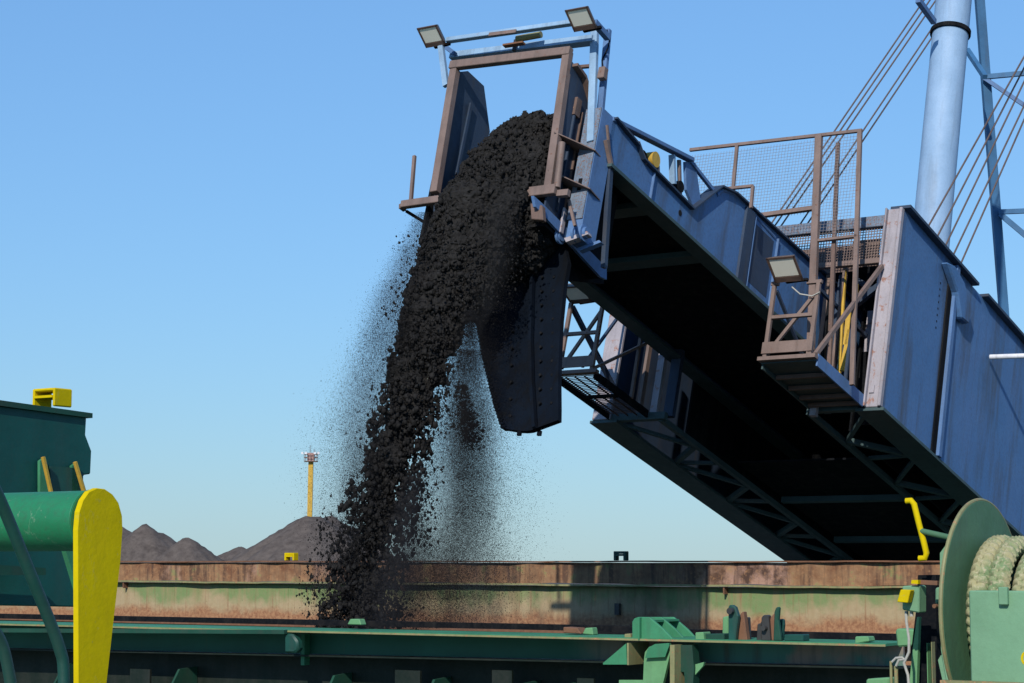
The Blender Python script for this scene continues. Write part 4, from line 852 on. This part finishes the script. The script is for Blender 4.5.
# ------------------------------------------------------------------ mast, stays and portal tower
mt_ = thing('loader_mast', 'thick pale blue tubular mast rising behind the boom with a dark collar', 'mast', BF, (-0.9, 16, 3.4))
a, b2 = Vector(bt(-0.9, 925, 300)), Vector(bt(-0.9, 950.5, 33)); b3 = a + (b2 - a) * 1.6
g = MB(); g.path([a + (b3 - a) * k / 12 for k in range(13)], [0.425 - 0.001 * k for k in range(13)], 48); build(g, 'tube', M['mast'], mt_, smooth=True)
d = (b3 - a).normalized(); g = MB(); g.path([b2 - d * 0.05, b2 + d * 0.05], 0.47, 40); build(g, 'collar', M['black_steel'], mt_, smooth=True)
for q0, q1 in (((918, 0), (934, 22)),):
    build(MB().bar(bt(-0.9, *q0), bt(-0.9, *q1), 0.12, 0.12), 'upper_brace', M['blue'], mt_)
lab = {0: 'left bundle of stays, first from the left', 1: 'left bundle of stays, second from the left', 2: 'left bundle of stays, third from the left', 3: 'left bundle of stays, fourth from the left', 4: 'left bundle of stays, rightmost'}
for i, (p0, p1) in enumerate((((840, 123), (924, 0)), ((840, 131), (930, 0)), ((840, 140), (936, 0)), ((840, 165), (951, 0)), ((840, 175), (957, 0)))):
    f = (230 - p0[1]) / (p1[1] - p0[1]); lo_ = (p0[0] + (p1[0] - p0[0]) * f, 230); f = (-260 - p0[1]) / (p1[1] - p0[1]); hi_ = (p0[0] + (p1[0] - p0[0]) * f, -260)
    A = bt(-3.8, *lo_); Bp = un(*hi_, 52 ); Bp = loc(BF, Bp)
    g = MB(); g.tube(A, Bp, 0.019, 8); build(g, 'stay_cable', M['cable'], fr=BF, base=tuple(A), smooth=True, label='rusty stay cable, ' + lab[i], cat='cable', group='stay cables of the loader')
lab2 = ['first from the left', 'second from the left', 'middle one', 'fourth from the left', 'rightmost one']
for i, (p0, p1) in enumerate((((1024, 57), (924, 234)), ((1024, 68), (933, 245)), ((1024, 82), (942, 253)), ((1024, 106), (950, 262)), ((1024, 120), (958, 270)))):
    f = (-260 - p0[1]) / (p1[1] - p0[1]); hi_ = (p0[0] + (p1[0] - p0[0]) * f, -260)
    A = bu(3.36, *p1); A = bt(2.0, *p1); Bp = loc(BF, un(*hi_, 44))
    g = MB(); g.tube(A, Bp, 0.018, 8); build(g, 'stay_cable', M['cable'], fr=BF, base=tuple(A), smooth=True, label='rusty stay cable of the right bundle crossing the mast foot, ' + lab2[i], cat='cable', group='stay cables of the loader')
tw = thing('portal_tower', 'dark blue steel lattice tower at the right edge behind the boom', 'tower', WF, tuple(un(1016, 800, 56)))
def tp(x, y, d=56): return tuple(un(x, y, d))
build(MB().bar(tp(1023, 560), tp(975, -60), 0.24, 0.24, up=(0, 1, 0)), 'leg', M['tower_blue'], tw, bevel=0.01)
build(MB().bar(tp(1150, 560, 54), tp(1150, -60, 54), 0.32, 0.32, up=(0, 1, 0)), 'leg', M['blue'], tw)
for q0, q1, wd, mt in (((984, 77), (1150, 62), 0.13, 'tower_blue'), ((999, 212), (1150, 206), 0.13, 'tower_blue'), ((1003, 345), (1150, 343), 0.26, 'tower_blue'), ((984, 78), (1150, 190), 0.11, 'blue'), ((967, 50), (985, 77), 0.13, 'tower_blue'), ((1000, 214), (1150, 340), 0.15, 'tower_blue')):
    build(MB().bar(tp(*q0, 55.8), tp(*q1, 54.2), wd, wd, up=(0, 0, 1)), 'cross_brace', M[mt], tw)
# base legs of the loader standing on the quay beneath the boom
lp = thing('loader_portal', 'blue steel legs of the ship loader standing on the quay below the boom', 'portal', SF, (-19, 48, 3))
for t in (-22, -15):
    for s in (45.5, 52): build(MB().box(t, t + 0.8, s, s + 0.8, 3, 6.2), 'leg', M['navy'], lp)
build(MB().box(-22.5, -13.7, 45, 53.2, 6.2, 6.9), 'table', M['navy'], lp)
a = bt(TR + 0.05, 990, 357); g = MB(); g.tube(a, (a[0] + 3.0, a[1] + 0.2, a[2]), 0.05, 14)
build(g, 'side_pipe', M['white_pipe'], fr=BF, base=tuple(a), smooth=True, label='white pipe sticking out of the big blue girder at the right edge', cat='pipe')

# ------------------------------------------------------------------ distant yard: coal piles, lighting tower
def pile(label, D, peaks, seed, dp=None):
    rs = np.random.default_rng(seed); pk = []
    for (x, y, wL) in peaks:
        P = un(x, y, D + (rs.random() * 6)); pk.append((P[0], P[1], P[2] - 3.0, wL))
    cx = np.mean([p[0] for p in pk]); cy = np.mean([p[1] for p in pk]); ext = max(p[2] for p in pk) * 2.2 + max(abs(p[0] - cx) for p in pk)
    n = 90; xs = np.linspace(-ext, ext, n); X, Y = np.meshgrid(xs, xs, indexing='ij'); Z = np.full_like(X, -0.3)
    for (px, py, hgt, sl) in pk:
        dd = np.hypot(X + cx - px, (Y + cy - py)); dd = np.sqrt(dd ** 2 + 0.25)
        ang = np.arctan2(Y + cy - py, X + cx - px)
        Z = np.maximum(Z, hgt - (dd - 0.7) * sl * (1 + 0.07 * np.sin(ang * 5 + seed) + 0.05 * np.sin(ang * 13 + seed * 2) + 0.02 * np.sin(ang * 31 + seed)))
    Z += (rs.random(Z.shape) - 0.5) * 0.22 * (Z > -0.2)
    Z = np.maximum(Z, -0.3)
    vs = [(X[i, j], Y[i, j], Z[i, j]) for i in range(n) for j in range(n)]
    fs = [(i*n+j, (i+1)*n+j, (i+1)*n+j+1, i*n+j+1) for i in range(n-1) for j in range(n-1)]
    me = bpy.data.meshes.new('coal_pile'); me.from_pydata(vs, [], fs); me.materials.append(M['pile']); me.polygons.foreach_set('use_smooth', [True]*len(fs))
    o = bpy.data.objects.new('coal_pile', me); C.objects.link(o); o.location = (cx, cy, 3.0); props(o, label, 'coal pile', 'coal piles in the yard')
pile('grey coal pile with the sharpest peak, second from the left', 300, [(145, 525, 0.86), (160, 533, 0.80)], 3)
pile('low grey coal pile right of the sharp peaked one', 290, [(187, 538, 0.80)], 4)
pile('coal pile mostly hidden behind the yellow end plate', 320, [(120, 527, 0.66), (105, 522, 0.7)], 5)
pile('smallest low coal pile between the other piles', 330, [(240, 547.5, 0.5)], 6)
pile('largest coal pile, beneath the yellow lighting tower', 280, [(307, 516, 0.66), (330, 516.5, 0.66), (318, 517, 0.66)], 8)
lt = thing('lighting_tower', 'distant slim yellow lighting tower with reddish head platform', 'tower', WF, tuple(un(310, 620, 400)[:2]) + (3.0,))
c0 = un(308.5, 520, 400); c1 = un(311, 461, 400)
g = MB(); g.bar((c1[0] - 0.3, c1[1], 3), (c1[0], c1[1], c1[2]), 0.95, 0.95, up=(0, 1, 0)); build(g, 'shaft', M['yellow_worn'], lt)
g = MB(); X, Y, Z0 = c1[0], c1[1], c1[2]
g.box(X - 0.7, X + 0.7, Y - .7, Y + .7, Z0, Z0 + 1.6)
build(g, 'head_cabin', paint('reddish_lattice', (0.42, 0.24, 0.22), 0.3, sc=1), lt)
g = MB()
for sx in (-1.25, 1.25):
    for zz in (0.7, 1.35): g.bar((X + sx, Y - 1.2, Z0 + zz), (X + sx, Y + 1.2, Z0 + zz), 0.12)
for sy in (-1.2, 1.2):
    for zz in (0.7, 1.35): g.bar((X - 1.25, Y + sy, Z0 + zz), (X + 1.25, Y + sy, Z0 + zz), 0.12)
    for sx in (-1.25, -0.6, 0, 0.6, 1.25): g.bar((X + sx, Y + sy, Z0), (X + sx, Y + sy, Z0 + 1.4), 0.1)
g.box(X - 1.3, X + 1.3, Y - 1.3, Y + 1.3, Z0 - 0.15, Z0 - 0.01); build(g, 'head_railing', M['primer'], lt)
g = MB(); g.bar((X - 0.2, Y, Z0 + 1.6), (X - 0.2, Y, Z0 + 3.2), 0.1); g.bar((X + 0.6, Y, Z0 + 1.6), (X + 0.6, Y, Z0 + 2.4), 0.1); build(g, 'aerial', M['cable'], lt)
g = MB(); 
for sx in (-1.6, -0.9, 0.9, 1.6): g.box(X + sx - 0.22, X + sx + 0.22, Y - 1.5, Y - 1.3, Z0 + 1.3, Z0 + 1.75)
build(g, 'lamp', M['white_pipe'], lt)

# ------------------------------------------------------------------ falling coal (stream), loose lumps and dust
TC = -1.0
# photo rows: y, left edge x, right edge x
prof = [(118, 512, 556), (130, 495, 556), (150, 470, 553), (170, 456, 550), (190, 442, 534), (215, 430, 528), (240, 422, 518), (265, 413, 508), (290, 405, 494),
        (320, 399, 474), (350, 391, 460), (380, 379, 453), (410, 369, 444), (440, 360, 435), (470, 350, 428), (500, 341, 422), (530, 333, 417), (560, 327, 413), (590, 321, 408), (615, 316, 402), (640, 312, 398), (680, 306, 392)]
PY = np.array([p[0] for p in prof], float); PL = np.array([p[1] for p in prof], float); PR = np.array([p[2] for p in prof], float)
# width of the coal sheet across the boom stays about two metres; the rest of the apparent width is its thickness
def centre(y):
    xm = (np.interp(y, PY, PL) + np.interp(y, PY, PR)) / 2; return np.array(wpt(BF, bt(TC, float(xm), float(y))))
def hw(y): return (np.interp(y, PY, PR) - np.interp(y, PY, PL)) / 2
def vnoise(P, seed=0):
    # cheap smooth value noise from hashed lattice, P (N,3)
    P = np.asarray(P); i = np.floor(P).astype(np.int64); f = P - i; f = f * f * (3 - 2 * f); out = np.zeros(len(P))
    for dx in (0, 1):
        for dy in (0, 1):
            for dz in (0, 1):
                h = (i[:, 0] + dx) * 374761393 + (i[:, 1] + dy) * 668265263 + (i[:, 2] + dz) * 2147483647 + seed * 974711
                h = (h ^ (h >> 13)) * 1274126177; h = (h ^ (h >> 16)) & 0xffff
                w_ = (f[:, 0] if dx else 1 - f[:, 0]) * (f[:, 1] if dy else 1 - f[:, 1]) * (f[:, 2] if dz else 1 - f[:, 2])
                out += w_ * h / 65535.0
    return out - 0.5
def np_mesh(name, V, F, mat, sides, base, smooth=False):
    me = bpy.data.meshes.new(name); me.vertices.add(len(V)); me.vertices.foreach_set('co', (V - base).astype(np.float32).ravel())
    nf = len(F); me.loops.add(nf * sides); me.loops.foreach_set('vertex_index', F.astype(np.int32).ravel())
    me.polygons.add(nf); me.polygons.foreach_set('loop_start', np.arange(0, nf * sides, sides, dtype=np.int32))
    try: me.polygons.foreach_set('loop_total', np.full(nf, sides, dtype=np.int32))
    except Exception: pass
    if smooth: me.polygons.foreach_set('use_smooth', np.ones(nf, bool))
    me.update(calc_edges=True); me.validate(); me.materials.append(mat)
    o = bpy.data.objects.new(name, me); C.objects.link(o); o.location = tuple(base); return o
fwd_l = np.array([0, 1.0, 0])
ny, na = 1100, 300
ys = np.linspace(113, 690, ny); ang = np.linspace(0, 2 * np.pi, na, endpoint=False)
Yg, Ag = np.meshgrid(ys, ang, indexing='ij')
cen = np.array([centre(y) for y in ys]); dep = (cen - EYE) @ cF; wid = np.array([hw(y) for y in ys]) * dep / FPX
taper = np.interp(ys, [113, 125, 200, 330, 470, 690], [0.55, 0.9, 0.97, 0.76, 0.26, 0.2])
X = cen[:, None, :] + (wid * taper)[:, None, None] * (np.cos(Ag)[..., None] * np.array([1.0, -0.25, 0])) + (wid * taper * 0.75)[:, None, None] * (np.sin(Ag)[..., None] * np.array([0.15, 1.0, 0.1]))
Vn = X.reshape(-1, 3); nd_ = (np.cos(Ag)[..., None] * np.array([1.0, -0.2, 0]) + np.sin(Ag)[..., None] * np.array([0.1, 1.0, 0])).reshape(-1, 3)
strch = Vn * np.array([1, 1, 0.85])
rough_ = np.interp(Yg.ravel(), [113, 200, 420, 690], [0.6, 0.9, 1.7, 2.0])
disp = 0.20 * vnoise(strch * 2.6, 1) * rough_ + 0.12 * vnoise(strch * 6, 2) * rough_ + 0.07 * vnoise(strch * 13, 3) + 0.065 * vnoise(strch * 27, 4) + 0.05 * vnoise(strch * 52, 5)
Vn = Vn + nd_ * disp[:, None]; Vn[:, 2] += 0.10 * vnoise(strch * 15, 9)
ii, jj = np.meshgrid(np.arange(ny - 1), np.arange(na), indexing='ij'); a = ii * na + jj; b4 = ii * na + (jj + 1) % na
F = np.stack([a, b4, b4 + na, a + na], -1).reshape(-1, 4)
F = np.vstack([F])
base0 = centre(400)
# dome of coal riding over the head pulley
nu_, nv_ = 260, 420; th_ = np.linspace(0.02, np.pi - 0.02, nu_); ph_ = np.linspace(0, 2 * np.pi, nv_, endpoint=False); TH, PH = np.meshgrid(th_, ph_, indexing='ij')
sgn = lambda v, e: np.sign(v) * np.abs(v) ** e
dt_ = np.stack([sgn(np.sin(TH), .8) * sgn(np.cos(PH), .8), sgn(np.sin(TH), .8) * sgn(np.sin(PH), .8), sgn(np.cos(TH), .9)], -1).reshape(-1, 3)
lc_ = np.array([-0.95, 0.50, -0.12]) + dt_ * np.array([0.84, 0.62, 0.98]); lc_[:, 0] += 0.0
Wd = BO[None] + lc_[:, :1] * C_ + lc_[:, 1:2] * B_ + lc_[:, 2:3] * N_
dn = dt_[:, :1] * C_ + dt_[:, 1:2] * B_ + dt_[:, 2:3] * N_
Wd = Wd + dn * (0.12 * vnoise(Wd * 2.6, 1) + 0.08 * vnoise(Wd * 6, 2) + 0.06 * vnoise(Wd * 13, 3) + 0.06 * vnoise(Wd * 27, 4) + 0.045 * vnoise(Wd * 52, 5))[:, None]
ii, jj = np.meshgrid(np.arange(nu_ - 1), np.arange(nv_), indexing='ij'); a = ii * nv_ + jj + len(Vn); b4 = ii * nv_ + (jj + 1) % nv_ + len(Vn)
F = np.vstack([F, np.stack([a, b4, b4 + nv_, a + nv_], -1).reshape(-1, 4)]); Vn = np.vstack([Vn, Wd])
Pdome = Wd[rng.integers(0, len(Wd), 5000)]
o = np_mesh('coal_stream', Vn, F, M['coal'], 4, base0); props(o, 'dense black coal stream falling from the conveyor head into the hold', 'coal', None, 'stuff')

octa = np.array([[1,0,0],[-1,0,0],[0,1,0],[0,-1,0],[0,0,1],[0,0,-1]], float)
octf = np.array([[0,2,4],[2,1,4],[1,3,4],[3,0,4],[2,0,5],[1,2,5],[3,1,5],[0,3,5]])
tet = np.array([[1,1,1],[-1,-1,1],[-1,1,-1],[1,-1,-1]], float) * 0.6
tef = np.array([[0,1,2],[0,3,1],[0,2,3],[1,3,2]])
def scatter(name, Pos, size, shape, faces, mat, label, cat='coal', jit=0.45, stretch=1.0):
    N = len(Pos); q = rng.normal(size=(N, 4)); q /= np.linalg.norm(q, axis=1)[:, None]; w_, x, y, z = q.T
    Rm = np.stack([np.stack([1-2*(y*y+z*z), 2*(x*y-z*w_), 2*(x*z+y*w_)], -1), np.stack([2*(x*y+z*w_), 1-2*(x*x+z*z), 2*(y*z-x*w_)], -1), np.stack([2*(x*z-y*w_), 2*(y*z+x*w_), 1-2*(x*x+y*y)], -1)], 1)
    V = shape[None] * (1 + jit * (rng.random((N, len(shape), 1)) - 0.5) * 2) * size[:, None, None]
    V = np.einsum('nij,nkj->nki', Rm, V); V[:, :, 2] *= stretch; V = V + Pos[:, None, :]
    Fc = faces[None] + (np.arange(N) * len(shape))[:, None, None]
    o = np_mesh(name, V.reshape(-1, 3), Fc.reshape(-1, 3), mat, 3, base0)
    props(o, label, cat, None, 'stuff'); return o
def sample_stream(N, ymin, ymax, spread, pw=1.0):
    y = ymin + (ymax - ymin) * rng.random(N) ** pw; c = np.array([np.interp(y, ys, cen[:, k]) for k in range(3)]).T
    wv = np.interp(y, ys, wid); a = rng.random(N) * 2 * np.pi; r = np.sqrt(rng.random(N)) * spread
    d = (np.cos(a) * r)[:, None] * np.array([1.0, -0.2, 0]) + (np.sin(a) * r * 0.8)[:, None] * np.array([0.1, 1, 0])
    return c + d * wv[:, None], y, r
# lumps over and in the stream
P1, y1, r1_ = sample_stream(75000, 118, 690, 1.0); nz = 0.9 * vnoise(P1 * np.array([2.2, 2.2, 1.5]), 21) + 0.9 * vnoise(P1 * 5.5, 22)
keep = (r1_ + nz * 0.9 * np.interp(y1, [118, 300, 500], [0.15, 0.9, 1.9])) < np.interp(y1, [118, 300, 690], [1.03, 1.0, 0.9])
keep &= rng.random(len(y1)) < np.interp(y1, [118, 280, 400, 520, 690], [1, 0.95, 0.55, 0.42, 0.5]) * (1 + 1.2 * nz)
P1 = np.vstack([P1[keep], Pdome]); sz1 = 0.006 + 0.042 * rng.random(len(P1)) ** 5
scatter('coal_lumps', P1, sz1 * 1.15, octa, octf, M['coal'], 'loose black coal lumps tumbling along the dense falling stream', stretch=1.35)
P2, y2, r2 = sample_stream(60000, 230, 690, 1.6); nz = vnoise(P2 * 1.7, 31)
keep = (rng.random(len(P2)) < np.clip(1.7 - r2, 0, 1)) & (nz + 0.7 * vnoise(P2 * 6, 33) > -0.02); P2 = P2[keep]
scatter('coal_fragments', P2, 0.005 + 0.02 * rng.random(len(P2)) ** 4, octa, octf, M['coal'], 'scattered coal fragments at the ragged edges of the falling stream', stretch=1.4)
# dust: clouds given by photo paths (x centre, y, half width px, weight)
def cloud(N, path, dj=0.7, seed=0, t_=TC, pws=1.0):
    xs_, ys_, ws_, wt = map(np.array, zip(*path)); wt = wt / wt.sum()
    cum = np.concatenate([[0], np.cumsum((wt[1:] + wt[:-1]) / 2 * np.diff(ys_))]); cum /= cum[-1]
    y = np.interp(rng.random(N), cum, ys_); x = np.interp(y, ys_, xs_) + np.interp(y, ys_, ws_) * rng.normal(size=N) * 0.5
    D = np.interp(y, ys, dep) + rng.normal(size=N) * dj
    rays = cR[None] * ((x - CX) / FPX)[:, None] + cU[None] * ((CY - y) / FPX)[:, None] + cF[None]
    P = EYE + rays * D[:, None]; st_ = P * np.array([1.2, 1.2, 0.5])
    nz = vnoise(st_ * 1.6, seed) + 0.5 * vnoise(st_ * 5, seed + 1)
    return P[rng.random(N) < np.clip(0.55 + nz * 1.6, 0.05, 1)]
L = cloud(400000, [(424, 212, 9, 0.25), (412, 245, 16, 0.7), (400, 280, 22, 1), (386, 330, 30, 1.2), (372, 380, 38, 1.3), (357, 430, 44, 1.2), (348, 480, 42, 1.0), (345, 520, 36, 0.8), (342, 570, 28, 0.6), (340, 610, 24, .4)], 0.6, 41)
Rr = cloud(1100000, [(470, 310, 7, 0.3), (470, 350, 22, 0.9), (468, 400, 34, 1.2), (465, 440, 42, 1.2), (462, 480, 50, 1.1), (460, 520, 55, 1.0), (458, 560, 56, 0.9), (450, 600, 56, 0.7), (445, 628, 56, 0.4)], 0.7, 43)
Sp = cloud(50000, [(484, 300, 16, 0.5), (490, 370, 30, 0.6), (492, 430, 42, 1), (494, 470, 48, 1), (490, 520, 50, 1), (480, 560, 56, 0.8), (480, 625, 70, 0.8)], 0.7, 45)
K1 = cloud(34000, [(468, 330, 8, 0.4), (464, 360, 9, 0.8), (462, 400, 12, 1.6), (467, 425, 10, 2.6), (465, 445, 7, 0.8), (458, 480, 10, 0.8), (455, 520, 12, 1.0), (452, 560, 14, 0.9), (450, 600, 16, 0.6)], 0.35, 47)
K2 = cloud(90000, [(428, 330, 20, 1), (430, 360, 20, 1), (430, 420, 22, 1), (418, 480, 22, 1), (410, 540, 24, 1), (402, 590, 28, 1), (398, 618, 30, 0.8)], 0.5, 49)
K3 = cloud(60000, [(516, 190, 14, 0.6), (503, 215, 24, 1.1), (498, 245, 28, 1.2), (496, 275, 26, 0.9), (496, 310, 20, 0.3), (500, 360, 18, 0.05)], 0.3, 51)
K4 = cloud(160000, [(405, 470, 14, 0.3), (410, 520, 22, 0.8), (408, 560, 30, 1.2), (402, 600, 36, 1.3), (398, 630, 40, 0.8)], 0.5, 71)
K5 = cloud(120000, [(430, 230, 10, 0.3), (410, 290, 16, 0.7), (394, 350, 22, 0.9), (378, 420, 26, 1), (360, 490, 28, 1), (345, 560, 30, 1), (335, 620, 34, 0.8)], 0.5, 73)
D_ = np.vstack([L, Rr, Sp, K1, K2, K4, K5]); s_ = 0.0018 + 0.005 * rng.random(len(D_)) ** 12
scatter('coal_dust', D_, s_, tet, tef, M['dust'], 'fine coal dust cloud drifting around the falling stream', 'dust', stretch=1.3)
scatter('dust_veil', K3, 0.003 + 0.005 * rng.random(len(K3)) ** 3, tet, tef, M['dust'], 'thin veil of coal dust hanging in front of the deflector plate', 'dust', stretch=1.3)
# soft haze of the finest dust: closed plumes of thin smoke round the stream
def haze_mat(name, dens, col):
    m = bpy.data.materials.new(name); m.use_nodes = True; nd, lk = m.node_tree.nodes, m.node_tree.links
    nd.remove(nd['Principled BSDF']); v = nd.new('ShaderNodeVolumePrincipled'); v.inputs['Color'].default_value = (*col, 1); v.inputs['Anisotropy'].default_value = 0.1
    co = nd.new('ShaderNodeTexCoord').outputs['Object']; n = tex_noise(nd, lk, co, 1.5, 4, 0.6, (1, 1, 0.45))
    lk.new(mul(nd, lk, ramp(nd, lk, n, 0.38, 0.68), float(dens)), v.inputs['Density']); lk.new(v.outputs[0], nd['Material Output'].inputs['Volume']); return m
def plume(name, path, dens, col, label, dd=0.0):
    for f_, w_ in (('outer veil', 0.92), ('second veil', 0.74), ('third veil', 0.56), ('inner veil', 0.36)):
        plume_shell(name, [(a_[0], a_[1], a_[2] * w_) for a_ in path], dens * 0.42, col, f_ + ' of ' + label, dd)
def plume_shell(name, path, dens, col, label, dd=0.0):
    vs = []; fs = []; nA = 28; px_, py_, pw_ = [np.array(q, float) for q in zip(*path)]; yy = np.linspace(py_[0], py_[-1], 26)
    for y in yy:
        D = np.interp(y, ys, dep) + dd; c = un(float(np.interp(y, py_, px_)), float(y), D); w = np.interp(y, py_, pw_) * D / FPX
        for k in range(nA):
            a = 2 * math.pi * k / nA; vs.append(c + np.array([w * math.cos(a), 0.9 * w * math.sin(a), 0.0]) - base0)
    for i in range(len(yy) - 1):
        for k in range(nA): fs.append((i*nA+k, (i+1)*nA+k, (i+1)*nA+(k+1)%nA, i*nA+(k+1)%nA))
    fs.append(tuple(range(nA))); fs.append(tuple(range((len(yy)-1)*nA, len(yy)*nA))[::-1])
    me = bpy.data.meshes.new(name); me.from_pydata([tuple(v) for v in vs], [], fs); me.materials.append(haze_mat(name + '_smoke', dens, col))
    o = bpy.data.objects.new(name, me); C.objects.link(o); o.location = tuple(base0); props(o, label, 'dust', None, 'stuff')
plume('dust_haze', [(424, 205, 3), (414, 245, 20), (400, 290, 34), (388, 345, 42), (374, 400, 50), (362, 460, 54), (354, 520, 52), (348, 580, 44), (342, 640, 30), (338, 665, 4)], 0.55, (0.20, 0.21, 0.23), 'soft grey haze of fine dust left of the falling stream', 0.25)
plume('dust_haze', [(466, 300, 3), (466, 350, 26), (462, 410, 42), (458, 470, 56), (454, 530, 66), (448, 590, 68), (440, 640, 60), (436, 668, 4)], 0.50, (0.18, 0.19, 0.21), 'soft grey haze of fine dust under the deflector plate', 0.2)
plume('dust_haze', [(424, 440, 3), (414, 490, 18), (404, 540, 30), (394, 590, 42), (388, 635, 44), (386, 662, 4)], 1.3, (0.10, 0.10, 0.11), 'dark smoky dust wrapping the foot of the falling stream', -0.6)
plume('dust_haze', [(512, 182, 3), (500, 215, 26), (492, 255, 30), (484, 300, 18), (480, 335, 3)], 1.2, (0.10, 0.095, 0.09), 'dark dust haze between the coal dome and the deflector plate', -0.9)
# a heavier clot of coal falling beside the main stream
Q = cloud(2600, [(462, 385, 7, 0.3), (464, 410, 10, 1.0), (468, 428, 13, 1.6), (472, 442, 9, 0.6), (474, 450, 6, .1)], 0.25, 61)
scatter('coal_clot', Q, 0.006 + 0.018 * rng.random(len(Q)) ** 3, octa, octf, M['coal'], 'small dark clot of coal falling right of the main stream')
print('objects', len(bpy.data.objects))
